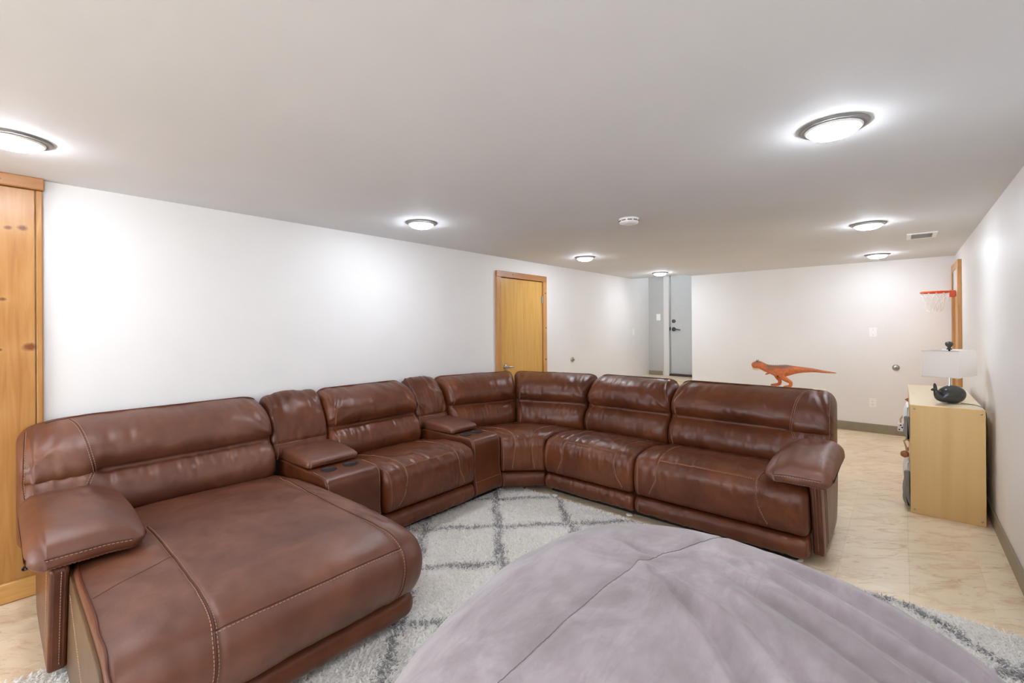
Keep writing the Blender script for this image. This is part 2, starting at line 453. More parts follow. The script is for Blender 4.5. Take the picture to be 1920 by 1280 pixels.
# ------------------------------------------------------------------ doors
d1 = empty('door_1', (XL, 4.16, 0)); structure(d1, 'yellow pine door on the left wall behind the sofa corner')
cx = XL + .03
MB().box((XL, 3.694, 0), (cx, 3.768, 1.945), .004).obj('casing', M['pine_trim'], d1)
MB().box((XL, 4.558, 0), (cx, 4.632, 1.945), .004).obj('casing', M['pine_trim'], d1)
MB().box((XL, 3.694, 1.945), (cx, 4.632, 2.014), .004).obj('casing', M['pine_trim_y'], d1)
MB().box((XL - .0, 3.768, 0), (XL + .003, 4.558, 1.945), 0).obj('jamb', M['dark'], d1)
MB().box((XL + .003, 3.777, .012), (XL + .014, 4.549, 1.937), .002).obj('door_slab', M['door_veneer'], d1)
for z in (1.67, .25):
    m = MB(); m.lathe([(0, 0), (.007, 0), (.007, .09), (0, .09)], (XL + .02, 4.549, z), 10)
    m.box((XL + .012, 4.525, z), (XL + .017, 4.549, z + .09)).obj('hinge', M['steel'], d1)
m = MB(); m.lathe([(0, 0), (.03, 0), (.033, .006), (.028, .014), (.012, .018), (.011, .05), (0, .05)], (XL + .014, 3.845, .915), 20, 'X')
m.tube([(XL + .058, 3.845, .915), (XL + .06, 3.88, .915), (XL + .055, 3.95, .912)], [.011, .010, .008], 10)
m.obj('door_handle', M['steel'], d1, True)

d2 = empty('door_2', (XR, 6.93, 0)); structure(d2, 'pine door on the right wall with a basketball hoop on it')
dx = XR - .034
MB().box((dx, 6.548, 0), (XR, 6.635, 1.975), .004).obj('casing', M['pine_trim'], d2)
MB().box((dx, 7.225, 0), (XR, 7.305, 1.975), .004).obj('casing', M['pine_trim'], d2)
MB().box((dx, 6.548, 1.975), (XR, 7.305, 2.05), .004).obj('casing', M['pine_trim'], d2)
MB().box((XR - .012, 6.64, .012), (XR - .001, 7.22, 1.97), .002).obj('door_slab', M['door_veneer'], d2)

d3 = empty('door_3', (-2.8, HALL_Y, LAND)); structure(d3, 'grey white door on the raised landing')
MB().box((-3.19, HALL_Y - .012, LAND), (-3.095, HALL_Y + .1, 2.75), .004).obj('casing', M['white_trim'], d3)
MB().box((-2.14, HALL_Y - .012, LAND), (-2.05, HALL_Y + .1, 2.75), .004).obj('casing', M['white_trim'], d3)
MB().box((-3.19, HALL_Y - .012, 2.75), (-2.05, HALL_Y + .1, 2.84), .004).obj('casing', M['white_trim'], d3)
MB().box((-3.088, HALL_Y + .055, LAND + .035), (-2.147, HALL_Y + .098, 2.745), .003).obj('door_slab', M['door_white'], d3)
MB().box((-3.095, HALL_Y - .005, LAND), (-2.14, HALL_Y + .098, LAND + .032), .003).obj('threshold', M['dark_wood'], d3)
yd = HALL_Y + .055
m = MB(); m.lathe([(0, 0), (.032, 0), (.032, -.012), (.022, -.02), (0, -.02)], (-3.03, yd, 1.455), 20, 'Y')
m.obj('deadbolt', M['dark_steel'], d3, True)
m = MB(); m.lathe([(0, 0), (.036, 0), (.036, -.01), (.015, -.016), (.014, -.05), (0, -.05)], (-3.03, yd, 1.315), 20, 'Y')
m.tube([(-3.03, yd - .052, 1.315), (-2.98, yd - .055, 1.312), (-2.90, yd - .05, 1.303)], [.014, .012, .009], 10)
m.obj('door_handle', M['dark_steel'], d3, True)
MB().box((-3.094, HALL_Y + .02, 1.29), (-3.086, HALL_Y + .06, 1.35), .001).obj('strike_plate', M['dark'], d3)

# ------------------------------------------------------------------ ceiling lights
def ceiling_light(x, y, label):
    t = empty('ceiling_light', (x, y, H), label, 'ceiling light', 'round flush ceiling lights')
    MB().lathe([(.118, 0), (.119, -.004), (.114, -.008), (.098, -.012), (.097, 0)], (x, y, H), 48).obj('outer_ring', M['nickel'], t, True)
    MB().lathe([(.098, 0), (.098, -.013), (.093, -.018), (.088, -.019), (.087, -.004), (0.05, -.002)], (x, y, H), 48).obj('inner_ring', M['white_plastic'], t, True)
    MB().lathe([(.084, -.004), (.085, -.017), (.081, -.026), (.068, -.035), (.046, -.041), (.02, -.045), (0.0001, -.0455)], (x, y, H), 40).obj('lens', M['lens'], t, True)
    return t
for x, y, lb in [(-.205, 2.205, 'large near ceiling light at right, above the grey bean bag'),
                 (-2.79, .055, 'ceiling light cut off by the left edge, above the pine panelling'),
                 (-2.768, 2.135, 'ceiling light in front of the long blank left wall'),
                 (-2.766, 4.466, 'ceiling light beside the yellow pine door on the left'),
                 (-2.752, 6.555, 'ceiling light right before the grey landing door'),
                 (-.2, 4.53, 'middle ceiling light of the right row, beside the air vent'),
                 (-.212, 6.60, 'farthest ceiling light of the right row, near the hoop')]:
    ceiling_light(x, y, lb)
for x, y, lb in [(-.205, -.1, 'added ceiling light for fill, just behind the viewer on the right row'),  # three unseen fixtures added for fill light
                 (-2.79, -2.1, 'added ceiling light for fill, behind the viewer on the left row'), (-.205, -2.2, 'added ceiling light for fill, at the back end of the right row behind the viewer')]:
    ceiling_light(x, y, lb)

# smoke detector
sd = empty('smoke_detector', (-1.53, 3.085, H), 'round white smoke detector with dark slots on the ceiling', 'smoke detector')
MB().lathe([(.072, 0), (.073, -.012), (.070, -.014), (.070, -.028), (.066, -.036), (.045, -.042), (.0001, -.043)], (-1.53, 3.085, H), 40).obj('body', M['white_plastic'], sd, True)
for k in range(10):
    a0 = 2 * pi * k / 10
    pts = [(-1.53 + .0705 * cos(a0 + q * .05), 3.085 + .0705 * sin(a0 + q * .05), H - .020) for q in range(10)]
    MB().tube(pts, .003, 6).obj('slot', M['dark'], sd, True)

# air vent in the ceiling
va, vb = (.035, 5.285), (.235, 5.60)
vt = empty('ceiling_vent', (.135, 5.44, H), 'white rectangular air vent in the ceiling at right', 'air vent')
m = MB()
for a, b in (((va[0], va[1]), (vb[0], va[1] + .03)), ((va[0], vb[1] - .03), (vb[0], vb[1])), ((va[0], va[1] + .03), (va[0] + .03, vb[1] - .03)), ((vb[0] - .03, va[1] + .03), (vb[0], vb[1] - .03))):
    m.box((a[0], a[1], H - .008), (b[0], b[1], H), 0)
m.obj('frame', M['white_plastic'], vt)
MB().box((va[0] + .03, va[1] + .03, H - .0015), (vb[0] - .03, vb[1] - .03, H)).obj('backing', M['vent_grey'], vt)
for k in range(10):
    y = va[1] + .042 + k * .0255
    V = [(va[0] + .03, y + .012, H - .001), (vb[0] - .03, y + .012, H - .001), (vb[0] - .03, y, H - .008), (va[0] + .03, y, H - .008),
         (va[0] + .03, y + .014, H - .001), (vb[0] - .03, y + .014, H - .001), (vb[0] - .03, y + .002, H - .008), (va[0] + .03, y + .002, H - .008)]
    obj('slat', V, fix(V, [[0, 1, 2, 3], [4, 5, 6, 7], [0, 1, 5, 4], [2, 3, 7, 6], [0, 3, 7, 4], [1, 2, 6, 5]]), M['white_plastic'], vt, False)

# ------------------------------------------------------------------ wall fittings
def plate(name, P, axis, label, cat, kind):
    x, y, z = P
    t = empty(name, P, label, cat)
    hw, hh, th = .037, .058, .006
    def bx(a0, a1, z0, z1, d0, d1, n, mat, bev=.0015):
        if axis == 'Y': return MB().box((x + a0, y - d1, z + z0), (x + a1, y - d0, z + z1), bev).obj(n, mat, t)
        return MB().box((x + d0, y + a0, z + z0), (x + d1, y + a1, z + z1), bev).obj(n, mat, t)
    bx(-hw, hw, -hh, hh, 0, th, 'cover_plate', M['white_plastic'])
    if kind == 'switch':
        bx(-.017, .017, -.033, .033, th, th + .003, 'rocker', M['white_plastic'])
    elif kind == 'toggle':
        bx(-.005, .005, -.012, .012, th, th + .010, 'toggle', M['white_plastic'])
        bx(-.003, .003, .028, .034, th, th + .001, 'screw', M['nickel'], 0)
        bx(-.003, .003, -.034, -.028, th, th + .001, 'screw', M['nickel'], 0)
    else:
        for s in (.02, -.02):
            bx(-.016, .016, s - .014, s + .014, th, th + .002, 'receptacle', M['white_plastic'])
            bx(-.007, -.005, s - .005, s + .006, th + .002, th + .0025, 'slot', M['dark'], 0)
            bx(.005, .007, s - .005, s + .006, th + .002, th + .0025, 'slot', M['dark'], 0)
    return t
plate('light_switch', (-.283, YB, 1.277), 'Y', 'white toggle light switch on the far wall, above the outlet', 'light switch', 'toggle')
plate('wall_outlet', (-.291, YB, .378), 'Y', 'white power outlet low on the far wall', 'outlet', 'outlet')
plate('light_switch', (XL, 7.118, 1.275), 'X', 'white rocker light switch on the left wall near the landing', 'light switch', 'switch')
plate('light_switch', (-3.285, HALL_Y, 1.53), 'Y', 'pale switch plate on the grey wall beside the landing door', 'light switch', 'switch')
def fitting(P, axis, s, label):
    t = empty('wall_fitting', P, label, 'wall fitting')
    MB().lathe([(.036, 0), (.037, s * .006), (.030, s * .014), (.02, s * .016), (.0001, s * .016)], P, 28, axis).obj('flange', M['steel'], t, True)
    MB().lathe([(.012, s * .014), (.013, s * .03), (.008, s * .036), (.0001, s * .036)], P, 16, axis).obj('plug', M['nickel'], t, True)
fitting((-.063, YB, .839), 'Y', -1, 'small round metal fitting on the far wall left of the lamp')
fitting((XL, 5.25, .915), 'X', 1, 'small round metal fitting on the left wall beside the pine door')

# ------------------------------------------------------------------ rug
RX0, RX1, RY0, RY1 = -2.62, .44, -.30, 2.925
rug = empty('rug', ((RX0 + RX1) / 2, (RY0 + RY1) / 2, 0), 'cream shag rug with grey diamond lattice lines inside the sectional', 'rug')
MB().box((RX0, RY0, .0005), (RX1, RY1, .008), .003).obj('backing', M['rug_base'], rug)
# the bean bag's plan, also used to leave the pile out beneath it
BAG = [-0.4941, 1.2917, 0.8347, 0.9077, 0.0929, 0.615, 0.8105, 0.246, 0.9833, 0.0688, 0.8149, 0.0295, 0.0032, -0.0601, -1.1622]
def dome(th, ph):
    cx, cy, a, b, rot, h, e, z0, e2, a3, p3, lx, ly, a4, p4 = BAG
    rr = np.abs(np.cos(ph)) ** e * (1 + a3 * np.cos(3 * th - p3) + a4 * np.cos(2 * th - p4) * np.cos(ph)); zz = z0 + (h - z0) * np.sin(ph) ** e2
    u = a * rr * np.cos(th); v = b * rr * np.sin(th); k = np.sin(ph) ** 2
    return np.stack([cx + lx * k + u * np.cos(rot) - v * np.sin(rot), cy + ly * k + u * np.sin(rot) + v * np.cos(rot), zz], -1)
def pile():
    sp = .0068
    gx, gy = np.meshgrid(np.arange(RX0, RX1, sp), np.arange(RY0, RY1, sp))
    x = gx.ravel() + rng.uniform(-.5, .5, gx.size) * sp; y = gy.ravel() + rng.uniform(-.5, .5, gx.size) * sp
    keep = ((x - BAG[0]) ** 2 + (y - BAG[1]) ** 2 > .70 ** 2) & ~((x < -1.8) & (y > .24) & (y < 1.2))
    keep &= ~((x < -1.2) & (y < -.1))
    x, y = x[keep], y[keep]; n = len(x)
    wob = .012 * np.sin(x * 23 + y * 7) + .012 * np.sin(y * 29 - x * 11)
    def near(v, c, p, wd): return np.abs((v - c + p / 2) % p - p / 2) < wd
    wd = .028 + .013 * rng.normal(size=n)
    dark = near(x + y + wob, .15, .695, wd * 1.05) | near(y - x + wob, 3.66, .69, wd)
    dark &= rng.random(n) < .70
    c = np.empty((n, 4)); c[:, 3] = 1
    lum = rng.uniform(.86, 1.03, n)
    cream = np.array(lin((255, 254, 251))[:3]); grey = np.array(lin((182, 180, 182))[:3])
    c[:, :3] = np.where(dark[:, None], grey, cream) * lum[:, None]
    ang = rng.uniform(0, 2 * pi, n); lean = rng.uniform(.010, .028, n); hgt = rng.uniform(.008, .017, n)
    dxy = np.stack([np.cos(ang), np.sin(ang)], -1)
    sd = np.stack([-dxy[:, 1], dxy[:, 0]], -1) * rng.uniform(.0022, .0036, n)[:, None]
    base = np.stack([x, y], -1)
    L = []
    for f, wz, wk in ((0, 0, 1.), (.35, .7, 1.0), (1., 1., .55)):
        ctr = base + dxy * (lean * f)[:, None]
        z = .006 + hgt * wz
        L.append(np.concatenate([ctr + sd * wk, z[:, None]], 1)); L.append(np.concatenate([ctr - sd * wk, z[:, None]], 1))
    V = np.stack(L, 1).reshape(-1, 3)
    i = np.arange(n)[:, None] * 6
    Fq = np.stack([i + np.array([0, 1, 3, 2]), i + np.array([2, 3, 5, 4])], 1).reshape(-1, 4)
    me = bpy.data.meshes.new('pile')
    org = WL[rug]
    me.vertices.add(len(V)); me.vertices.foreach_set('co', (V - org).astype(np.float32).ravel())
    me.loops.add(len(Fq) * 4); me.loops.foreach_set('vertex_index', Fq.astype(np.int32).ravel())
    me.polygons.add(len(Fq)); me.polygons.foreach_set('loop_start', np.arange(0, len(Fq) * 4, 4, dtype=np.int32))
    me.polygons.foreach_set('use_smooth', np.ones(len(Fq), bool))
    me.update(calc_edges=True)
    at = me.color_attributes.new('Col', 'FLOAT_COLOR', 'POINT')
    at.data.foreach_set('color', np.repeat(c, 6, 0).astype(np.float32).ravel())
    me.materials.append(M['pile'])
    o = bpy.data.objects.new('pile', me); COL.objects.link(o); o.parent = rug
    o['kind'] = 'stuff'
pile()

# ------------------------------------------------------------------ upholstery: profiles swept with rounded ends
def vnoise(x, y, seed=0):
    xi = np.floor(x).astype(int); yi = np.floor(y).astype(int); fx = x - xi; fy = y - yi
    fx = fx * fx * (3 - 2 * fx); fy = fy * fy * (3 - 2 * fy)
    def hsh(a, b):
        k = (a * 374761393 + b * 668265263 + seed * 974711) & 0xffffffff
        k = ((k ^ (k >> 13)) * 1274126177) & 0xffffffff
        return ((k ^ (k >> 16)) & 0xffff) / 32767.5 - 1
    return (hsh(xi, yi) * (1 - fx) + hsh(xi + 1, yi) * fx) * (1 - fy) + (hsh(xi, yi + 1) * (1 - fx) + hsh(xi + 1, yi + 1) * fx) * fy

def smooth_closed(pts, n, corner=()):
    """closed Catmull-Rom through pts, resampled evenly to n points"""
    P = np.array(pts, float); m = len(P); out = []
    for i in range(m):
        p0, p1, p2, p3 = P[i - 1], P[i], P[(i + 1) % m], P[(i + 2) % m]
        t = np.linspace(0, 1, 24, endpoint=False)[:, None]
        d1 = (p2 - p0) * .5; d2 = (p3 - p1) * .5
        L = np.linalg.norm(p2 - p1)
        for d in (d1, d2):
            q = np.linalg.norm(d)
            if q > L: d *= L / q
        out.append((2 * t ** 3 - 3 * t ** 2 + 1) * p1 + (t ** 3 - 2 * t ** 2 + t) * d1 + (-2 * t ** 3 + 3 * t ** 2) * p2 + (t ** 3 - t ** 2) * d2)
    Q = np.concatenate(out); Qc = np.vstack([Q, Q[:1]])
    s = np.concatenate([[0], np.cumsum(np.linalg.norm(np.diff(Qc, axis=0), axis=1))])
    tt = np.linspace(0, s[-1], n, endpoint=False)
    return np.stack([np.interp(tt, s, Qc[:, k]) for k in (0, 1)], -1), s[-1]

class Cushion:
    def __init__(c, name, prof, W, frame, mat, parent, r=(.03, .03), nu=90, nt=110, disp=None, zmod=None, label=None):
        P, per = smooth_closed(prof, nt)
        c.P, c.per, c.W, c.nt = P, per, W, nt
        tan = np.roll(P, -1, 0) - np.roll(P, 1, 0); tan /= np.linalg.norm(tan, axis=1)[:, None]
        nrm = np.stack([tan[:, 1], -tan[:, 0]], -1)
        area = .5 * np.sum(P[:, 0] * np.roll(P[:, 1], -1) - np.roll(P[:, 0], -1) * P[:, 1])
        if area < 0: nrm = -nrm
        c.ccw = area > 0
        k0 = (1 - np.cos(np.linspace(0, pi / 2, 8))) * r[0]; k1 = W - (1 - np.cos(np.linspace(0, pi / 2, 8))) * r[1]
        us = np.unique(np.concatenate([k0, np.linspace(r[0], W - r[1], nu), k1]))
        U, S = np.meshgrid(us, np.arange(nt) * per / nt, indexing='ij')
        ins = np.zeros_like(us)
        for i, u in enumerate(us):
            if u < r[0]: ins[i] = r[0] - sqrt(max(0, r[0] ** 2 - (r[0] - u) ** 2))
            elif u > W - r[1]: e = W - u; ins[i] = r[1] - sqrt(max(0, r[1] ** 2 - (r[1] - e) ** 2))
        D = -ins[:, None] * np.ones(nt)[None]
        Py = np.broadcast_to(P[:, 0], U.shape); Pz = np.broadcast_to(P[:, 1], U.shape)
        if disp is not None: D = D + disp(U, Py, Pz) * np.clip(1 - ins[:, None] / max(r[0], r[1], 1e-4), 0, 1)
        Y = Py + nrm[:, 0] * D; Z = Pz + nrm[:, 1] * D
        if zmod is not None: Y, Z = zmod(U, Y, Z)
        G = frame(U, Y, Z)
        c.us, c.G, c.frame = us, G, frame
        mU = len(us)
        V = G.reshape(-1, 3)
        i, j = np.meshgrid(np.arange(mU - 1), np.arange(nt), indexing='ij'); jn = (j + 1) % nt
        q = np.stack([i * nt + j, i * nt + jn, (i + 1) * nt + jn, (i + 1) * nt + j], -1).reshape(-1, 4)
        F = q.tolist() + [list(range(nt))[::-1], [(mU - 1) * nt + k for k in range(nt)]]
        # consistent outward normals
        ctr = V.mean(0); f = np.array(q[len(q) // 2]); 
        vol = 0.0
        a, b, d, e = V[q[:, 0]], V[q[:, 1]], V[q[:, 2]], V[q[:, 3]]
        vol = np.einsum('ij,ij->i', a - ctr, np.cross(b - ctr, d - ctr)).sum()
        if vol < 0: F = [x[::-1] for x in F]; c.flip = True
        else: c.flip = False
        c.o = obj(name, V, F, mat, parent)
        if label: c.o['label'] = label
        # vertex normals for placing seams
        du = np.gradient(G, axis=0); dt = np.roll(G, -1, 1) - np.roll(G, 1, 1)
        N = np.cross(du, dt); N /= np.linalg.norm(N, axis=2)[..., None] + 1e-12
        c.N = N * (1 if np.einsum('ijk,ijk->', N, G - ctr) > 0 else -1)
    def s_of(c, y, z):
        return np.argmin((c.P[:, 0] - y) ** 2 + (c.P[:, 1] - z) ** 2) * 1.0
    def pt(c, u, ti, off=.0):
        u = np.asarray(u, float); ti = np.asarray(ti, float) % c.nt
        fi = np.interp(u, c.us, np.arange(len(c.us))); i0 = np.clip(np.floor(fi).astype(int), 0, len(c.us) - 2); fu = (fi - i0)[:, None]
        j0 = np.floor(ti).astype(int) % c.nt; j1 = (j0 + 1) % c.nt; ft = (ti - np.floor(ti))[:, None]
        out = []
        for A in (c.G, c.N):
            out.append((A[i0, j0] * (1 - ft) + A[i0, j1] * ft) * (1 - fu) + (A[i0 + 1, j0] * (1 - ft) + A[i0 + 1, j1] * ft) * fu)
        return out[0] + out[1] * off
    def path(c, pts, n=60):
        """pts: list of (u, (y,z)) -> smooth index path along the surface"""
        us = [p[0] for p in pts]; ts = [c.s_of(*p[1]) for p in pts]
        for k in range(1, len(ts)):
            while ts[k] - ts[k - 1] > c.nt / 2: ts[k] -= c.nt
            while ts[k] - ts[k - 1] < -c.nt / 2: ts[k] += c.nt
        q = np.linspace(0, len(pts) - 1, n)
        def cr(a):
            a = np.array(a, float); i = np.clip(np.floor(q).astype(int), 0, len(a) - 2); f = q - i
            e = np.concatenate([[2 * a[0] - a[1]], a, [2 * a[-1] - a[-2]]])
            p0, p1, p2, p3 = e[i], e[i + 1], e[i + 2], e[i + 3]
            return .5 * (2 * p1 + (p2 - p0) * f + (2 * p0 - 5 * p1 + 4 * p2 - p3) * f ** 2 + (3 * p1 - p0 - 3 * p2 + p3) * f ** 3)
        return cr(us), cr(ts)
    def seam(c, pts, n=70, r=.0022, off=.0005, stitch=None, pipe=True, mat=None):
        u, t = c.path(pts, n)
        P = c.pt(u, t, off)
        if pipe: MB().tube(P, r, 6).obj('piping', mat or M['piping'], c.o, True)
        if stitch:
            for so in stitch:
                Q = c.pt(u, t, .0012)
                d = np.gradient(Q, axis=0); d /= np.linalg.norm(d, axis=1)[:, None] + 1e-9
                side = np.cross(d, c.pt(u, t, 1.0) - c.pt(u, t, 0.0))
                stitches(Q + side * so, c.o)

def stitches(Q, parent, dash=.0085, gap=.0045, r=.0012):
    s = np.concatenate([[0], np.cumsum(np.linalg.norm(np.diff(Q, axis=0), axis=1))])
    m = MB(); k = 0.0
    while k + dash < s[-1]:
        tt = np.array([k, k + dash / 2, k + dash])
        m.tube(np.stack([np.interp(tt, s, Q[:, a]) for a in range(3)], -1), r, 4)
        k += dash + gap
    if m.V:
        o = m.obj('stitching', M['stitch'], parent, True); o['kind'] = 'stuff'; o['label'] = 'tan thread stitching'

def g(x, s): return np.exp(-(x / s) ** 2)
def sstep(a, b, x):
    t = np.clip((x - a) / (b - a), 0, 1); return t * t * (3 - 2 * t)

RY, LX = 3.0, -2.53
def frameR(x0):
    return lambda u, y, z: np.stack([x0 + u + 0 * y, RY + y, z + 0 * u], -1)
def frameL(y0, dx=0.0):
    return lambda u, y, z: np.stack([LX + dx - y, y0 + u + 0 * y, z + 0 * u], -1)

sofa = empty('sectional_sofa', (-2.2, 2.6, 0), 'large brown leather L-shaped sectional sofa with a chaise and consoles', 'sofa')

SEAT = [(.02, .178), (-.035, .195), (-.058, .26), (-.06, .33), (-.045, .40), (-.01, .445), (.06, .467), (.16, .473), (.30, .462), (.45, .44), (.58, .42), (.66, .40), (.67, .30), (.60, .20), (.30, .178)]
ROLL = [(.03, .174), (-.02, .170), (-.048, .145), (-.052, .105), (-.035, .068), (0, .052), (.09, .052), (.09, .174)]
BACK = [(.62, .36), (.575, .405), (.548, .46), (.55, .53), (.575, .59), (.622, .632), (.634, .647), (.618, .672), (.606, .72), (.622, .78), (.665, .838), (.73, .882), (.80, .906), (.858, .913), (.893, .90), (.905, .86), (.905, .60), (.90, .36), (.85, .30), (.72, .30)]
SEAMYZ = (.634, .647)

def seat_disp(seed, W, sl, sr):
    def f(U, Y, Z):
        top = (Z > .40) & (Y < .6) & (Y > -.05)
        crown = .016 * np.sin(np.clip(U / W, 0, 1) * pi) ** .6 * sstep(.3, .42, Z) * (Y < .62)
        n = .0035 * vnoise(U * 22 + Y * 9, Y * 16, seed) + .0025 * vnoise(U * 60, Y * 30 + Z * 30, seed + 3)
        wr = .0030 * vnoise(U * 75 + Y * 10, Y * 7, seed + 5) * g(Y - .02, .10) * top
        gl = -.005 * (g(U - sl, .007) + g(W - U - sr, .007)) * (Z > .19)
        return crown + n * (Z > .2) + wr + gl
    return f
def back_disp(seed, W, mask=None, lo=.02, amp=1.0):
    def f(U, Y, Z):
        e = np.minimum(U, W - U)
        front = (Y < .86) & (Z > .38)
        pinch = np.exp(-e / .10)
        a = np.arctan2(Z - .66, .05 + e)
        w1 = .013 * np.exp(-e / .085) * vnoise(a * 9, U * 3, seed) * sstep(.58, .72, Z)
        w2 = .0045 * vnoise(U * 9 + Z * 6, Z * 12, seed + 1) + .0025 * vnoise(U * 34, Z * 16, seed + 2)
        w3 = .0045 * vnoise(U * 46, Z * 9, seed + 4) * g(Z - .60, .05) * (Z < .65)
        crown = .022 * np.sin(np.clip(U / W, 0, 1) * pi) ** .5 * (g(Z - .76, .13) + .75 * g(Z - .50, .09)) - .010
        w4 = .006 * vnoise(U * 26, Y * 10, seed + 9) * g(Z - .885, .03) * pinch ** .3
        d = (w1 + w2 + w3 + w4) * amp + crown
        d = d - .012 * g(Z - .647, .010) * (Y < .68)
        if mask is not None:
            k = mask(U)
            d = d + k * .038 * g(Z - .65, .075) * (Y < .70)
        return d * front
    return f
def end_drop(W, l, r, wl=.07, wr=.07, curl=.0):
    def f(U, Y, Z):
        q = lambda x, w_: 1 - np.sqrt(np.maximum(0, 1 - (1 - np.clip(x / w_, 0, 1)) ** 2))
        k = l * q(U, wl) + r * q(W - U, wr)
        return Y + curl * k, Z - k * np.clip((Z - .62) / .29, 0, 1) ** 1.3
    return f

def base_frame(V0, V1):
    MB().box(V0, V1, .01).obj('base_frame', M['base_cloth'], sofa)

def recliner(W, frame, seed, sl, sr, bl=(.0, .0), back=(0, None), drops=(.06, .06, .10, .10), mask=None, bounds=None):
    """seat cushion, footrest roll, backrest of one seat; bl = seam offsets, back = (start, width)"""
    def sub(u0): return lambda u, y, z: frame(u + u0, y, z)
    gap = .004
    c = Cushion('seat_cushion', SEAT, W - 2 * gap, sub(gap), M['leather'], sofa, (.035, .035), 100, 110, seat_disp(seed, W - 2 * gap, sl, sr))
    w = W - 2 * gap
    for s, k in ((1, sl), (-1, sr)):
        X = (lambda v: v) if s == 1 else (lambda v: w - v)
        c.seam([(X(k - .02), (.50, .43)), (X(k), (.16, .473)), (X(k + .012), (-.01, .445)), (X(k + .003), (-.058, .33)), (X(k - .05), (-.045, .21))], 80, .0020, .0004, (s * .006,), mat=M['seam_tan'])
    c.seam([(sl + .012, (-.012, .444)), (w / 2, (-.012, .444)), (w - sr - .012, (-.012, .444))], 60, .0024, .001, (.006,), mat=M['seam_tan'])
    def rdisp(U, Y, Z): return .0035 * vnoise(U * 55, Z * 14, seed + 7) + .003 * vnoise(U * 12, Z * 20, seed + 8)
    rl = Cushion('footrest_roll', ROLL, W - 2 * gap, sub(gap), M['leather'], sofa, (.03, .03), 70, 40, rdisp)
    b0, bw = back[0], back[1] or W
    b = Cushion('backrest', BACK, bw - 2 * gap, sub(b0 + gap), M['leather'], sofa, (.045, .045), 120, 130,
                back_disp(seed + 20, bw - 2 * gap, mask), end_drop(bw - 2 * gap, *drops))
    return c, b, rl

# -- right run
c5, b5, _ = recliner(.79, frameR(-2.24), 11, .19, .13)
mk6 = lambda U: sstep(.80, .90, U)
c6, b6, _ = recliner(1.05, frameR(-1.45), 12, .17, .25, back=(0, 1.105), drops=(.06, .07, .10, .10), mask=mk6)
for b, W in ((b5, .79),):
    b.seam([(.02, SEAMYZ), (W / 2, SEAMYZ), (W - .03, SEAMYZ)], 70, .002, -.001, (.004,))
    b.seam([(.02, (.858, .913)), (W / 2, (.858, .913)), (W - .03, (.858, .913))], 70, .003, .001)
b6.seam([(.02, SEAMYZ), (.45, SEAMYZ), (.86, SEAMYZ)], 70, .002, -.001, (.004,))
b6.seam([(.02, (.858, .913)), (.5, (.858, .913)), (.90, (.858, .913)), (1.0, (.84, .911))], 70, .003, .001)
b6.seam([(.93, (.82, .908)), (.895, (.73, .882)), (.872, (.622, .76)), (.86, (.63, .65)), (.89, (.575, .59))], 60, .002, .0, (.006, -.006))
b6.seam([(1.068, (.80, .905)), (1.078, (.665, .838)), (1.081, (.61, .74)), (1.081, (.60, .62)), (1.072, (.55, .50))], 60, .0022, .001, (.006,))

# -- left run recliner
c2, b2, _ = recliner(.80, frameL(1.62), 31, .15, .17, back=(-.03, .795))
b2.seam([(.02, SEAMYZ), (.4, SEAMYZ), (.77, SEAMYZ)], 70, .002, -.001, (.004,))
b2.seam([(.02, (.858, .913)), (.4, (.858, .913)), (.77, (.858, .913))], 70, .003, .001)

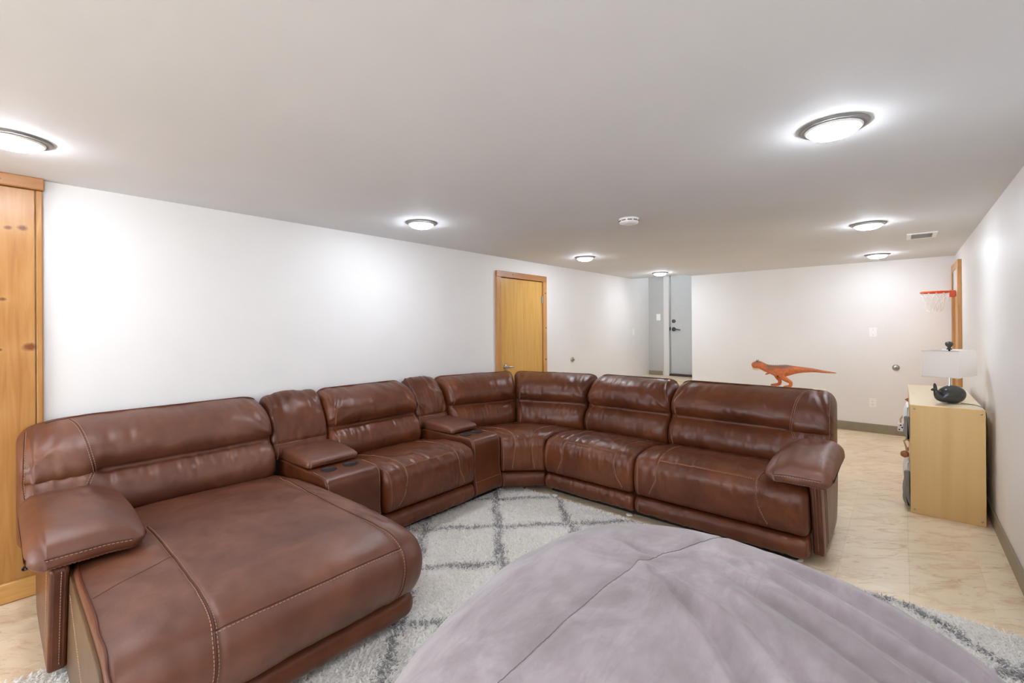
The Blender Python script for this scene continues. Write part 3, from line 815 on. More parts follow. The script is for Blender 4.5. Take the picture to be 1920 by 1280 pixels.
# -- consoles between the seats
CBACK = [(.66, .50), (.63, .53), (.635, .60), (.645, .66), (.672, .74), (.715, .82), (.775, .88), (.83, .905), (.875, .905), (.90, .87), (.905, .60), (.90, .50)]
CBODY = [(-.004, .06), (-.008, .25), (-.008, .42), (.0, .465), (.02, .488), (.05, .497), (.3, .499), (.64, .499), (.66, .48), (.66, .06)]
def console(y0, W, seed, b0, bW):
    fr = frameL(y0)
    body = Cushion('console', CBODY, W, fr, M['leather'], sofa, (.012, .012), 24, 120, lambda U, Y, Z: .0008 * vnoise(U * 30, Z * 20 + Y * 20, seed))
    for u, so in ((.008, .006), (W - .008, -.006)):
        body.seam([(u, (-.006, .07)), (u, (-.008, .25)), (u, (-.002, .45)), (u, (.02, .488)), (u, (.06, .498)), (u, (.2, .499))], 70, .0022, .0005, (so,))
    body.seam([(.012, (-.007, .17)), (W / 2, (-.008, .17)), (W - .012, (-.007, .17))], 30, .0018, .0002, (.005,))
    padp = [(.64, .5005), (.36, .5005), (.275, .502), (.252, .508), (.247, .525), (.256, .542), (.30, .555), (.40, .565), (.52, .568), (.64, .568)]
    pad = Cushion('armrest_pad', padp, W - .012, frameL(y0 + .006), M['leather_pad'], body.o, (.022, .022), 30, 80,
                  lambda U, Y, Z: .006 * np.sin(np.clip(U / (W - .012), 0, 1) * pi) ** .7 * (Z > .53) + .001 * vnoise(U * 30, Y * 30, seed))
    w = W - .012
    P = [pad.pt(*[np.array(a) for a in zip(*[(u, pad.s_of(*yz))])], .001)[0] for u, yz in
         [(.004, (.62, .53)), (.004, (.45, .53)), (.004, (.32, .528)), (.012, (.262, .526)), (w * .5, (.256, .526)), (w - .012, (.262, .526)), (w - .004, (.32, .528)), (w - .004, (.45, .53)), (w - .004, (.62, .53))]]
    MB().tube(P, .0022, 6).obj('piping', M['piping'], body.o, True)
    for q in (.30, .70):                                         # two shallow cup holders before the pad, recess shade put into their black
        cx_, cy_ = LX - .175, y0 + W * q
        m = MB(); m.lathe([(.046, .4985), (.048, .5015), (.045, .503), (.041, .5005), (.040, .4995), (.0001, .4993)], (cx_, cy_, 0), 32)
        m.obj('cup_holder', M['black'], body.o, True)['label'] = 'black cup holder'
    def bd(U, Y, Z):
        W = bW - .008
        e = np.minimum(U, W - U)
        cr = .018 * np.sin(np.clip(U / W, 0, 1) * pi) ** .5 + .009 * np.exp(-e / .06) * vnoise(np.arctan2(Z - .78, .03 + e) * 8, U * 4, seed + 8)
        return (cr + .006 * vnoise(U * 14, Z * 11, seed + 2) + .004 * vnoise(U * 32, Z * 14, seed + 3) + .008 * vnoise(U * 22, Y * 9, seed + 4) * g(Z - .88, .05) - .010 * g(Z - .60, .008) * (Y < .7)) * (Y < .86)
    bk = Cushion('backrest', CBACK, bW - .008, frameL(b0 + .004), M['leather'], sofa, (.03, .03), 70, 100, bd, end_drop(bW - .008, .04, .04, .06, .06))
    bk.seam([(.012, (.635, .60)), (bW / 2, (.635, .60)), (bW - .02, (.635, .60))], 30, .002, -.001, (.004,))
    return body
console(1.255, .36, 41, 1.205, .395)
console(2.43, .305, 42, 2.375, .355)

# -- corner wedge
A0, A1 = np.array([LX, 2.745]), np.array([-2.25, RY])
AM = (A0 + A1) / 2
def wedge_frame(W):
    def f(u, y, z):
        t = np.clip(u / W, 0, 1)
        a = t * pi / 2
        k = 1 + .21 * np.sin(t * pi)
        yy = np.where(y > 0, y * k, y)
        bx = A0[0] + (A1[0] - A0[0]) * t; by = A0[1] + (A1[1] - A0[1]) * t
        a = np.where(y < .02, pi / 4 + (a - pi / 4) * .35, a)
        return np.stack([bx - np.cos(a) * yy, by + np.sin(a) * yy, z + 0 * u], -1)
    return f
WW = .36
SEATW = [(.02, .178), (-.02, .195), (-.03, .26), (-.03, .33), (-.022, .40), (.0, .445), (.06, .467), (.16, .473), (.30, .462), (.45, .44), (.58, .42), (.66, .40), (.67, .30), (.60, .20), (.30, .178)]
ROLLW = [(.03, .174), (-.01, .170), (-.03, .145), (-.034, .105), (-.02, .068), (0, .052), (.09, .052), (.09, .174)]
cw = Cushion('seat_cushion', SEATW, WW, wedge_frame(WW), M['leather'], sofa, (.02, .02), 70, 100, seat_disp(51, WW, .11, .11))
for s in (1, -1):
    X = (lambda v: v) if s == 1 else (lambda v: WW - v)
    cw.seam([(X(.07), (.55, .425)), (X(.085), (.30, .462)), (X(.115), (.06, .467)), (X(.118), (.0, .445)), (X(.11), (-.03, .33)), (X(.09), (-.028, .21))], 70, .0020, .0004, (s * .005,), mat=M['seam_tan'])
cw.seam([(.118, (0, .444)), (.18, (0, .444)), (WW - .118, (0, .444))], 20, .0022, .001, (.005,))
Cushion('footrest_roll', ROLLW, WW, wedge_frame(WW), M['leather'], sofa, (.02, .02), 40, 40, lambda U, Y, Z: .002 * vnoise(U * 50, Z * 20, 3))
def wedge_back(t0, t1, Wd, seed):
    ff = wedge_frame(1.0)
    def fr(u, y, z):
        t = u / Wd
        p0 = ff(np.full_like(y, t0) + 0 * u, y, z); p1 = ff(np.full_like(y, t1) + 0 * u, y, z)
        return p0 * (1 - t[..., None]) + p1 * t[..., None]
    b = Cushion('backrest', BACK, Wd, fr, M['leather'], sofa, (.04, .04), 110, 120, back_disp(seed, Wd), end_drop(Wd, .04, .04, .09, .09))
    b.seam([(.02, SEAMYZ), (Wd / 2, SEAMYZ), (Wd - .02, SEAMYZ)], 60, .002, -.001, (.004,))
    b.seam([(.02, (.858, .913)), (Wd / 2, (.858, .913)), (Wd - .02, (.858, .913))], 60, .003, .001)
wedge_back(0.004, .496, .78, 61)
wedge_back(.504, .996, .78, 62)

# -- chaise
CH_Y, CH_W = .195, 1.075
CH = [(-.80, .182), (-.86, .20), (-.905, .26), (-.925, .33), (-.915, .39), (-.875, .437), (-.80, .462), (-.66, .474), (-.40, .476), (-.10, .470), (.15, .458), (.35, .442), (.50, .424), (.60, .40), (.61, .30), (.55, .20), (0, .182)]
CHR = [(-.74, .176), (-.80, .172), (-.832, .145), (-.836, .105), (-.818, .07), (-.785, .054), (-.70, .054), (-.70, .176)]
def ch_disp(U, Y, Z):
    cr = .016 * np.sin(np.clip(U / CH_W, 0, 1) * pi) ** .6 * sstep(.3, .42, Z)
    n = .003 * vnoise(U * 8, Y * 8, 71) + .0022 * vnoise(U * 24, Y * 20 + Z * 12, 72)
    rt = .004 * vnoise(U * 40, Y * 18, 73) * sstep(CH_W - .20, CH_W - .05, U)
    gr = -.005 * (g(U - .265, .008) + g(CH_W - U - .14, .008)) * (Z > .2)
    return cr + n + rt + gr
fch = lambda u, y, z: np.stack([LX - y, CH_Y + u + 0 * y, z + 0 * u], -1)
chs = Cushion('chaise_cushion', CH, CH_W, fch, M['leather_pad'], sofa, (.018, .075), 150, 170, ch_disp, None, 'long worn chaise cushion, wall sheen in its colour')
chs.seam([(.265, (.10, .461)), (.265, (-.30, .476)), (.262, (-.66, .474)), (.26, (-.80, .462)), (.255, (-.875, .437)), (.25, (-.915, .39)), (.25, (-.922, .30)), (.235, (-.87, .205))], 160, .0026, .001, (.007, -.007))
chs.seam([(CH_W - .10, (.40, .435)), (CH_W - .13, (.0, .467)), (CH_W - .14, (-.40, .476)), (CH_W - .13, (-.70, .472)), (CH_W - .125, (-.875, .437)), (CH_W - .125, (-.92, .33)), (CH_W - .13, (-.87, .205))], 160, .0026, .001, (.007,))
chs.seam([(.25, (-.885, .430)), (.5, (-.885, .430)), (CH_W - .125, (-.885, .430))], 120, .0026, .001, (.008,))
chs.seam([(.02, (-.48, .476)), (.13, (-.42, .476)), (.265, (-.36, .476))], 40, .0016, .0)
chs.seam([(.02, (.0, .464)), (.01, (-.3, .472)), (.012, (-.60, .472)), (.008, (-.72, .470)), (.012, (-.80, .462)), (.008, (-.875, .437)), (.012, (-.915, .39)), (.008, (-.92, .30)), (.012, (-.86, .205))], 120, .0042, .002)
Cushion('footrest_roll', CHR, CH_W, fch, M['leather'], sofa, (.03, .05), 90, 40, lambda U, Y, Z: .003 * vnoise(U * 30, Z * 14, 75))
cb = MB(); cb.box((LX - .05, CH_Y + .004, .052), (LX + .72, CH_Y + CH_W - .03, .185), .01)
cb.obj('chaise_base', M['leather_side'], sofa)
sp = Cushion('side_panel', [(-.84, .06), (-.86, .2), (-.885, .33), (-.86, .41), (-.75, .435), (-.3, .44), (.1, .43), (.1, .06)], .012, lambda u, y, z: np.stack([LX - y, CH_Y - .010 + u + 0 * y, z + 0 * u], -1), M['leather_side'], sofa, (.004, .004), 4, 90, None, None, 'leather side panel of the chaise, olive floor sheen in its colour')
def side_line(a, b, n=50, rr=.0014):
    t = np.linspace(0, 1, n)[:, None]; A = np.array(a); B = np.array(b)
    stitches(A + (B - A) * t, sp.o, .006, .0035, rr)
side_line((-2.36, CH_Y - .0108, .385), (-1.80, CH_Y - .0108, .10))
side_line((-1.80, CH_Y - .0108, .10), (-1.755, CH_Y - .0108, .26))
MB().tube([(-1.80, CH_Y - .0105, .10), (-1.775, CH_Y - .0105, .19), (-1.755, CH_Y - .0105, .27)], .002, 6).obj('piping', M['piping'], sp.o, True)

chb_W = 1.135
mkc = lambda U: 1 - sstep(.22, .32, U)
bch = Cushion('backrest', BACK, chb_W, frameL(.072), M['leather_pad'], sofa, (.05, .045), 150, 130, back_disp(81, chb_W, mkc), end_drop(chb_W, .075, .06, .22, .12))
bch.seam([(chb_W - .02, SEAMYZ), (.7, SEAMYZ), (.27, SEAMYZ)], 90, .002, -.001, (.004,))
bch.seam([(.10, (.84, .911)), (.3, (.858, .913)), (.7, (.858, .913)), (chb_W - .03, (.858, .913))], 90, .003, .001)
bch.seam([(.19, (.82, .908)), (.215, (.73, .882)), (.245, (.622, .76)), (.265, (.63, .65)), (.235, (.575, .59))], 70, .002, .0, (.006, -.006))
bch.seam([(.03, (.80, .905)), (.022, (.665, .838)), (.018, (.61, .74)), (.018, (.60, .62)), (.03, (.55, .50))], 60, .0024, .001, (-.006,))

# -- arm pads and arm panels
ARM = [(-.11, .500), (-.130, .522), (-.128, .553), (-.098, .592), (-.03, .622), (.08, .643), (.20, .650), (.34, .648), (.48, .635), (.54, .61), (.55, .503), (.3, .496)]
def arm(frame, W, seed, inner_left, panel_u, dy=0.0):
    def zm(U, Y, Z):
        t = U / W if inner_left else 1 - U / W              # 0 at the inner edge, 1 at the outer
        h = .55 + .45 * sstep(0, .42, t) - .10 * sstep(.75, 1, t)
        z = np.where(Z > .53, .53 + (Z - .53) * h, Z)
        y = Y - .0 * t
        return y + .05 * (1 - sstep(0, .4, t)) * (Y < .2) * -.3, z
    def dsp(U, Y, Z):
        t = U / W if inner_left else 1 - U / W
        return (.006 * vnoise(U * 30 + Y * 4, Y * 5, seed) * sstep(.55, .62, Z) * sstep(.2, .7, Y + .2) + .003 * vnoise(U * 14, Y * 14, seed + 1) + .004 * vnoise(U * 8, Y * 7, seed + 2)) * (Z > .53)
    a = Cushion('armrest', ARM, W, frame, M['leather_pad'], sofa, (.055, .055), 90, 110, dsp, zm)
    W1 = W - .02
    for z_, yz in ((0, (-.124, .54)), (1, (-.120, .508))):
        a.seam([(.012, (.30, .54 if z_ == 0 else .50)), (.012, (.05, .54 if z_ == 0 else .50)), (.03, (-.09, .555 if z_ == 0 else .503)), (.08, yz), (W / 2, yz), (W - .08, yz), (W - .03, (-.09, .555 if z_ == 0 else .503)), (W - .012, (.05, .54 if z_ == 0 else .50)), (W - .012, (.30, .54 if z_ == 0 else .50))] if z_ == 1 else
               [(.05, yz), (W / 2, yz), (W - .05, yz)], 90, .0026, .001, (.006,))
    return a
arm(frameR(-.605), .325, 91, True, 0)
PP = pan_prof = [(-.03, .50), (-.005, .40), (.04, .25), (.085, .10), (.10, .05), (.20, .045), (.72, .045), (.80, .20), (.84, .42), (.84, .50)]
p6 = Cushion('arm_panel', pan_prof, .055, frameR(-.398), M['leather'], sofa, (.012, .012), 10, 110, None)
p6.seam([(.030, (-.025, .48)), (.030, (.04, .25)), (.030, (.09, .08))], 60, .0015, .0, (.003,))
for yy_ in (.10, .16):
    P = np.array([[-.3425, RY + yy_ + .10 * t, .49 - .42 * t] for t in np.linspace(0, 1, 20)])
    MB().tube(P, .0018, 6).obj('piping', M['piping'], p6.o, True)
arm(frameL(.068, .05), .345, 95, False, 0)
pan_c = [(y - .13, z) for y, z in pan_prof]
pc = Cushion('arm_panel', pan_c, .055, frameL(.130), M['leather'], sofa, (.012, .012), 10, 110, None)
pc.seam([(.035, (-.155, .48)), (.035, (-.09, .25)), (.035, (-.04, .08))], 60, .0015, .0, (.003,))
P = np.array([[LX + .06 - .10 * t, .1295, .48 - .40 * t] for t in np.linspace(0, 1, 30)])
stitches(P, pc.o, .008, .004)
lv = MB(); lv.box((-2.80, .085, .395), (-2.70, .128, .43), .008); lv.tube([(-2.75, .13, .41), (-2.75, .10, .41), (-2.66, .078, .425), (-2.60, .075, .445)], [.014, .013, .010, .006], 8)
lv.obj('recline_lever', M['black'], sofa, True)

# -- dark bases and glides under the units
base_frame((-2.22, RY + .03, .016), (-.46, RY + .84, .20))
base_frame((LX - .88, 1.30, .018), (LX - .03, 2.74, .20))
base_frame((LX - .88, .22, .03), (LX - .06, 1.28, .20))
base_frame((-3.15, 2.76, .018), (-2.62, 3.30, .20))
base_frame((-2.8, 3.15, .018), (-2.26, 3.75, .20))
for x, y in ((-2.149, 2.99), (-1.513, 3.03), (-.47, 3.08), (-2.1, 3.75), (-1.2, 3.75), (-.5, 3.75), (LX - .1, 1.7), (LX - .1, 2.35), (-3.3, .3), (-3.3, 1.5), (-3.3, 2.5), (-1.85, .3), (-1.85, 1.15)):
    on_rug = RX0 < x < RX1 and y < RY1
    z = .009 if on_rug else .0005
    MB().lathe([(.0001, z), (.024, z), (.026, z + .005), (.018, z + .009), (.0001, z + .010)], (x, y, 0), 20).obj('foot', M['white_plastic'], sofa, True)

# ------------------------------------------------------------------ bean bag
bag = empty('bean_bag', (BAG[0], BAG[1], .03), 'huge grey mauve suede bean bag filling the foreground on the rug', 'bean bag')
seamXY = [(-.80, .30), (-.755, .50), (-0.715, 0.757), (-0.701, 0.862), (-0.69, 0.983), (-0.673, 1.171), (-0.662, 1.31), (-0.656, 1.372), (-0.640, 1.396), (-0.622, 1.475), (-0.586, 1.556), (-.56, 1.75), (-.56, 1.95), (-.57, 2.1)]
FOLDS = [([(-0.55, 1.34), (-0.409, 1.282), (-0.307, 1.233), (-0.191, 1.12), (-.08, .95)], .011, .022),
         ([(-0.651, 1.372), (-0.512, 1.252), (-0.415, 1.187), (-0.344, 1.117), (-0.27, 1.0), (-.2, .8)], .013, .025),
         ([(-0.58, 1.33), (-.46, 1.235), (-.36, 1.15), (-.27, 1.05)], -.010, .020),
         ([(-0.806, 1.487), (-0.721, 1.435), (-0.649, 1.403)], .007, .018), ([(-0.79, 1.52), (-0.70, 1.47), (-0.62, 1.45)], -.005, .018),
         ([(-.46, 1.56), (-0.30, 1.47), (-0.15, 1.40), (0.0, 1.36), (.14, 1.28)], .010, .022), ([(-.45, 1.52), (-0.30, 1.43), (-0.15, 1.35), (0.0, 1.30), (.14, 1.20)], -.009, .024),
         ([(-.40, 1.66), (-0.2, 1.56), (-0.05, 1.50), (.08, 1.48), (.2, 1.40)], .011, .020), ([(-.38, 1.62), (-0.2, 1.52), (-0.05, 1.455), (.08, 1.43), (.2, 1.34)], -.009, .020),
         ([(-.32, 1.78), (-0.15, 1.70), (0.0, 1.66), (.12, 1.60), (.22, 1.52)], .012, .020), ([(-.32, 1.73), (-0.15, 1.64), (0.0, 1.59), (.12, 1.54), (.22, 1.46)], -.010, .022),
         ([(-.42, 1.40), (-.28, 1.33), (-.12, 1.22), (.02, 1.08)], .006, .03), ([(-.5, 1.62), (-.38, 1.60), (-.28, 1.58)], .006, .02)]
def polydist(X, Y, pl):
    best = np.full(X.shape, 9.0); tb = np.zeros(X.shape)
    n = len(pl) - 1
    for i in range(n):
        ax, ay = pl[i]; bx, by = pl[i + 1]; dx, dy = bx - ax, by - ay
        t = np.clip(((X - ax) * dx + (Y - ay) * dy) / (dx * dx + dy * dy), 0, 1)
        d = np.hypot(X - ax - t * dx, Y - ay - t * dy)
        k = d < best; best = np.where(k, d, best); tb = np.where(k, (i + t) / n, tb)
    return best, tb
def bag_mesh():
    nt, npz = 300, 130
    th = np.linspace(0, 2 * pi, nt, endpoint=False)
    ph = np.linspace(0, pi / 2 - .004, npz)
    TH, PH = np.meshgrid(th, ph)
    P = dome(TH, PH)
    def disp(P):
        X, Y = P[..., 0], P[..., 1]
        d = np.zeros(X.shape)
        for pl, a, wd in FOLDS:
            dist, t = polydist(X, Y, pl)
            d += 1.7 * a * g(dist, wd) * np.sin(np.clip(.12 + t * .85, 0, 1) * pi) ** .7
        dist, t = polydist(X, Y, seamXY)
        d -= .006 * g(dist, .010) - .004 * g(dist, .06)
        d += .006 * vnoise(X * 6, Y * 6, 5) + .003 * vnoise(X * 17 + Y * 6, Y * 15, 6)
        return d
    dv = np.gradient(P, axis=0); du = np.roll(P, -1, 1) - np.roll(P, 1, 1)
    N = np.cross(du, dv); N /= np.linalg.norm(N, axis=2)[..., None] + 1e-12
    P = P + N * disp(P)[..., None]
    # underside: tuck in to the rug
    rings = []
    for q in np.linspace(0, 1, 14)[1:]:
        k = 1 - .20 * q ** 2.2; z = .246 * (1 - q) ** 1.15 + .030
        R = P[0].copy(); R[:, 0] = BAG[0] + (R[:, 0] - BAG[0]) * k; R[:, 1] = BAG[1] + (R[:, 1] - BAG[1]) * k
        R[:, 2] = z; rings.append(R)
    A = np.concatenate([np.stack(rings[::-1]), P])
    m = len(A); V = A.reshape(-1, 3)
    i, j = np.meshgrid(np.arange(m - 1), np.arange(nt), indexing='ij'); jn = (j + 1) % nt
    F = np.stack([i * nt + j, i * nt + jn, (i + 1) * nt + jn, (i + 1) * nt + j], -1).reshape(-1, 4).tolist()
    F += [list(range(nt))[::-1], [(m - 1) * nt + k for k in range(nt)]]
    obj('cover', V, F, M['suede'], bag)
    # seam: sits on the displaced surface
    pts = np.array(seamXY); q = np.linspace(0, len(pts) - 1, 220)
    sx = np.interp(q, np.arange(len(pts)), pts[:, 0]); sy = np.interp(q, np.arange(len(pts)), pts[:, 1])
    for _ in range(3):
        sx[1:-1] = (sx[:-2] + sx[1:-1] * 2 + sx[2:]) / 4; sy[1:-1] = (sy[:-2] + sy[1:-1] * 2 + sy[2:]) / 4
    flat = P.reshape(-1, 3)
    out = []
    for a, b in zip(sx, sy):
        dd = (flat[:, 0] - a) ** 2 + (flat[:, 1] - b) ** 2; ii = np.argsort(dd)[:6]; wgt = 1 / (dd[ii] + 1e-7)
        out.append((a, b, (flat[ii, 2] * wgt).sum() / wgt.sum() + .0006))
    MB().tube(out, .0012, 6).obj('seam', M['seam'], bag, True)
M['seam'] = plain('seam_thread', (128, 117, 119), .9)
bag_mesh()

# ------------------------------------------------------------------ dressers
def rot_pts(V, c, a):
    V = np.array(V, float); x, y = V[:, 0] - c[0], V[:, 1] - c[1]
    V[:, 0] = c[0] + x * cos(a) - y * sin(a); V[:, 1] = c[1] + x * sin(a) + y * cos(a); return V
def rbox(name, a, b, mat, parent, c, ang, bev=.002):
    m = MB().box(a, b, bev); return obj(name, rot_pts(m.V, c, ang), m.F, mat, parent, False)
DX0, DX1, DY0, DY1, DZ = .038, .424, 4.39, 5.86, .79
dr = empty('dresser', (.23, 5.1, 0), 'birch dresser by the right wall under the whale lamp', 'dresser')
th_ = .018
def dresser(dr, x0, x1, y0, y1, dz, c, a):
    B = lambda n, p, q, m, bev=.002: rbox(n, p, q, m, dr, c, a, bev)
    B('end_panel', (x0, y0, 0), (x1, y0 + th_, dz - .001), M['birch'])
    B('end_panel', (x0, y1 - th_, 0), (x1, y1, dz - .001), M['birch'])
    B('back_panel', (x1 - .010, y0 + th_, .03), (x1 - .002, y1 - th_, dz - th_), M['birch'])
    B('top_panel', (x0, y0 + th_, dz - th_), (x1, y1 - th_, dz), M['birch_top'])
    B('bottom_panel', (x0 + .005, y0 + th_, .04), (x1 - .010, y1 - th_, .058), M['birch'])
    ym = (y0 + y1) / 2
    B('divider', (x0 + .01, ym - .009, .058), (x1 - .010, ym + .009, dz - th_), M['birch'])
    for k in range(2):
        ya, yb = (y0 + th_ + .003, ym - .012) if k == 0 else (ym + .012, y1 - th_ - .003)
        for zz in range(3):
            z0 = .065 + zz * .235
            d = B('drawer', (x0 + .002, ya, z0), (x0 + .30, yb, z0 + .228), M['birch'])
            for yk in (ya + .12, yb - .12):
                if k == 0 and zz < 2 and yk < ym - .3: continue
                V = np.array([(0, -.020, -.020), (0, .020, -.020), (0, .020, .020), (0, -.020, .020), (-.028, 0, 0)]) + np.array([x0 + .002, yk, z0 + .12])
                obj('knob', rot_pts(V, c, a), fix(V, [[0, 1, 2, 3], [0, 1, 4], [1, 2, 4], [2, 3, 4], [3, 0, 4]]), M['wood_knob'], d, False)
dresser(dr, DX0, DX1, DY0, DY1, DZ, (0, 0), 0)
for x, z in ((.062, .762), (.062, .03), (.404, .03), (.404, .762)):
    MB().lathe([(.0001, -.0015), (.006, -.0015), (.007, 0), (.0001, 0)], (x, DY0, z), 12, 'Y').obj('screw', M['steel'], dr, True)

# cream dresser behind the sofa: box seen only at its top
dr2 = empty('dresser', (-1.0, 4.72, 0), 'low cream dresser behind the sofa, under the orange dinosaur', 'dresser')
c2p = (-.535, 4.97); a2 = radians(8)
def B2(n, p, q, m, par=dr2): return rbox(n, p, q, m, par, c2p, a2)
B2('end_panel', (-.553, 4.58, 0), (-.535, 4.97, .789), M['birch_top'])
B2('end_panel', (-1.685, 4.58, 0), (-1.667, 4.97, .789), M['birch_top'])
B2('top_panel', (-1.667, 4.58, .772), (-.553, 4.97, .79), M['birch_top'])
B2('back_panel', (-1.667, 4.96, .03), (-.553, 4.968, .772), M['birch'])
for k in range(3):
    d = B2('drawer', (-1.664, 4.582, .06 + k * .236), (-.556, 4.90, .29 + k * .236), M['birch'])
    for xk in (-1.4, -.8):
        B2('knob', (xk - .015, 4.56, .16 + k * .236), (xk + .015, 4.582, .19 + k * .236), M['wood_knob'], d)

# soft things hanging on the dresser front
def pouch(y0, y1, ztop, zbot, dep, label, white_h, seed):
    t = empty('storage_pouch', (DX0, (y0 + y1) / 2, zbot), label, 'fabric pouch')
    prof = [(0, ztop), (-.030, ztop), (-dep * .7, ztop - (ztop - zbot) * .35), (-dep, ztop - (ztop - zbot) * .65), (-dep * .8, zbot + .04), (-dep * .35, zbot + .004), (0, zbot)]
    fr = lambda u, y, z: np.stack([DX0 - .003 + y + 0 * u, y0 + u + 0 * y, z + 0 * u], -1)
    Cushion('pouch', prof, y1 - y0, fr, M['grey_felt'], t, (.012, .012), 30, 60, lambda U, Y, Z: .006 * vnoise(U * 12, Z * 14, seed))
    wp = [(-.001, ztop + white_h), (-.014, ztop + white_h), (-.030, ztop + white_h * .4), (-.036, ztop - .02), (-.001, ztop - .02)]
    Cushion('flap', wp, y1 - y0 - .02, lambda u, y, z: fr(u + .01, y, z), M['white_cloth'], t, (.01, .01), 20, 40, None)
    return t
pouch(4.42, 4.72, .69, .52, .034, 'upper grey felt pouch with white flap on the dresser front', .075, 3)
pouch(4.41, 4.70, .29, .035, .040, 'lower grey felt pouch with white flap on the dresser front', .07, 4)
tg = empty('cloth_tag', (0, 4.80, .53), 'small white spotted cloth tag hanging from a rope beside the upper pouch', 'tag')
MB().box((DX0 - .072, 4.80, .51), (DX0 - .034, 4.86, .575), .006).obj('tag', M['white_cloth'], tg)
for k in range(3): MB().lathe([(.0001, 0), (.006, 0), (.0001, -.002)], (DX0 - .062 + k * .009, 4.7995, .525 + (k * 2 % 3) * .018), 10, 'Y').obj('spot', M['dark'], tg)
MB().tube([(DX0 - .053, 4.83, .57), (DX0 - .055, 4.83, .605), (DX0 - .035, 4.83, .64), (DX0 - .004, 4.83, .655)], .006, 8).obj('rope', M['rope'], tg, True)
rp = empty('rope_loop', (0, 4.6, .4), 'tan rope loop with a reddish wooden bead between the two pouches', 'rope')
MB().tube([(DX0 - .006, 4.55, .51), (DX0 - .035, 4.53, .49), (DX0 - .022, 4.52, .45), (DX0 - .018, 4.51, .41)], .006, 8).obj('rope', M['rope'], rp, True)
MB().lathe([(.0001, -.028), (.022, -.016), (.026, 0), (.022, .016), (.0001, .028)], (DX0 - .030, 4.50, .398), 16, 'Z').obj('bead', M['wood_knob'], rp, True)

# ------------------------------------------------------------------ whale lamp
LC = np.array([.262, 4.63]); lz = DZ
lamp = empty('table_lamp', (LC[0], LC[1], lz), 'charcoal whale-shaped table lamp with a white rectangular shade', 'lamp')
def whale():
    ax = np.array([.80, .60])          # towards the head
    sd_ = np.array([-.60, .80])
    key = [(.094, .050, .004), (.088, .052, .030), (.070, .058, .054), (.040, .066, .068), (.005, .066, .070), (-.028, .060, .060), (-.052, .050, .045), (-.070, .047, .032), (-.085, .058, .022), (-.094, .078, .016), (-.098, .098, .012), (-.099, .108, .010)]
    K = np.array(key); q = np.linspace(0, len(K) - 1, 60)
    C_ = np.stack([np.interp(q, np.arange(len(K)), K[:, k]) for k in range(3)], -1)
    for _ in range(6): C_[1:-1] = (C_[:-2] + 2 * C_[1:-1] + C_[2:]) / 4
    n, m = len(C_), 28
    T_ = np.gradient(C_[:, :2], axis=0); T_ /= np.linalg.norm(T_, axis=1)[:, None]
    V = []; F = []
    for i in range(n):
        x, z, r = C_[i]; tx, tz = T_[i]
        for k in range(m):
            t = 2 * pi * k / m
            dx_, dz_ = -tz * r * sin(t), tx * r * sin(t)
            p = LC + ax * (x + dx_) + sd_ * r * cos(t)
            V.append((p[0], p[1], lz + max(z + dz_, .001)))
    for i in range(n - 1):
        for k in range(m): F.append([i * m + k, i * m + (k + 1) % m, (i + 1) * m + (k + 1) % m, (i + 1) * m + k])
    F += [list(range(m)), [(n - 1) * m + k for k in range(m)][::-1]]
    body = obj('whale_base', V, F, M['whale'], lamp); body['label'] = 'glossy charcoal whale base'
    for dx_, dz_, ds in ((-.040, -.006, -.012), (.004, .042, .012)):          # two tail flukes
        P = []; R = []
        for q in np.linspace(0, 1, 10):
            p = LC + ax * (-.099 + dx_ * q) + sd_ * ds * q
            P.append((p[0], p[1], lz + .106 + dz_ * q)); R.append(.013 * (1 - q) ** .6 * (.75 + .6 * q) + .0015)
        MB().tube(P, R, 10).obj('tail_fluke', M['whale'], body, True)
whale()
MB().lathe([(.0001, .125), (.016, .125), (.016, .131), (.006, .133), (.006, .40), (.0001, .40)], (LC[0], LC[1], lz), 16).obj('stem', M['chrome'], lamp, True)
def shade():
    la = np.array([.30, .954]); sa = np.array([-.954, .30])   # long and short axes
    hl, hs = .205, .10; z0, z1 = lz + .205, lz + .395
    cr = [LC + la * a * hl + sa * b * hs for a, b in ((-1, -1), (-1, 1), (1, 1), (1, -1))]
    V = []; F = []
    t_ = .003
    inn = [LC + la * a * (hl - t_) + sa * b * (hs - t_) for a, b in ((-1, -1), (-1, 1), (1, 1), (1, -1))]
    for z in (z0, z1):
        for p in cr: V.append((p[0], p[1], z))
    for z in (z0, z1):
        for p in inn: V.append((p[0], p[1], z))
    for k in range(4):
        j = (k + 1) % 4
        F += [[k, j, 4 + j, 4 + k], [8 + j, 8 + k, 12 + k, 12 + j], [j, k, 8 + k, 8 + j], [4 + k, 4 + j, 12 + j, 12 + k]]
    s = obj('lamp_shade', V, F, M['shade'], lamp, False)
    m = MB()
    for z in (z0 + .002, z1 - .002): m.tube([(p[0], p[1], z) for p in cr], .0028, 6, True)
    m.obj('shade_rim', M['shade'], s, True)
    m = MB()
    m.tube([(LC[0] - .1 * .954, LC[1] + .03, z1 - .01), (LC[0], LC[1], z1 - .008), (LC[0] + .1 * .954, LC[1] - .03, z1 - .01)], .0025, 6)
    m.obj('spider', M['chrome'], s, True)
    MB().lathe([(.0001, .398), (.016, .398), (.016, .404), (.010, .410), (.012, .418), (.021, .428), (.024, .440), (.020, .452), (.0001, .459)], (LC[0], LC[1], lz), 24).obj('finial', M['whale'], lamp, True)
shade()
cord = [(LC[0] + .06, LC[1] + .02, lz + .006), (.34, 4.66, lz + .003), (.395, 4.63, lz + .003), (.415, 4.55, lz + .003), (.426, 4.50, lz + .002), (.436, 4.48, lz - .03), (.438, 4.48, .55), (.44, 4.5, .3)]
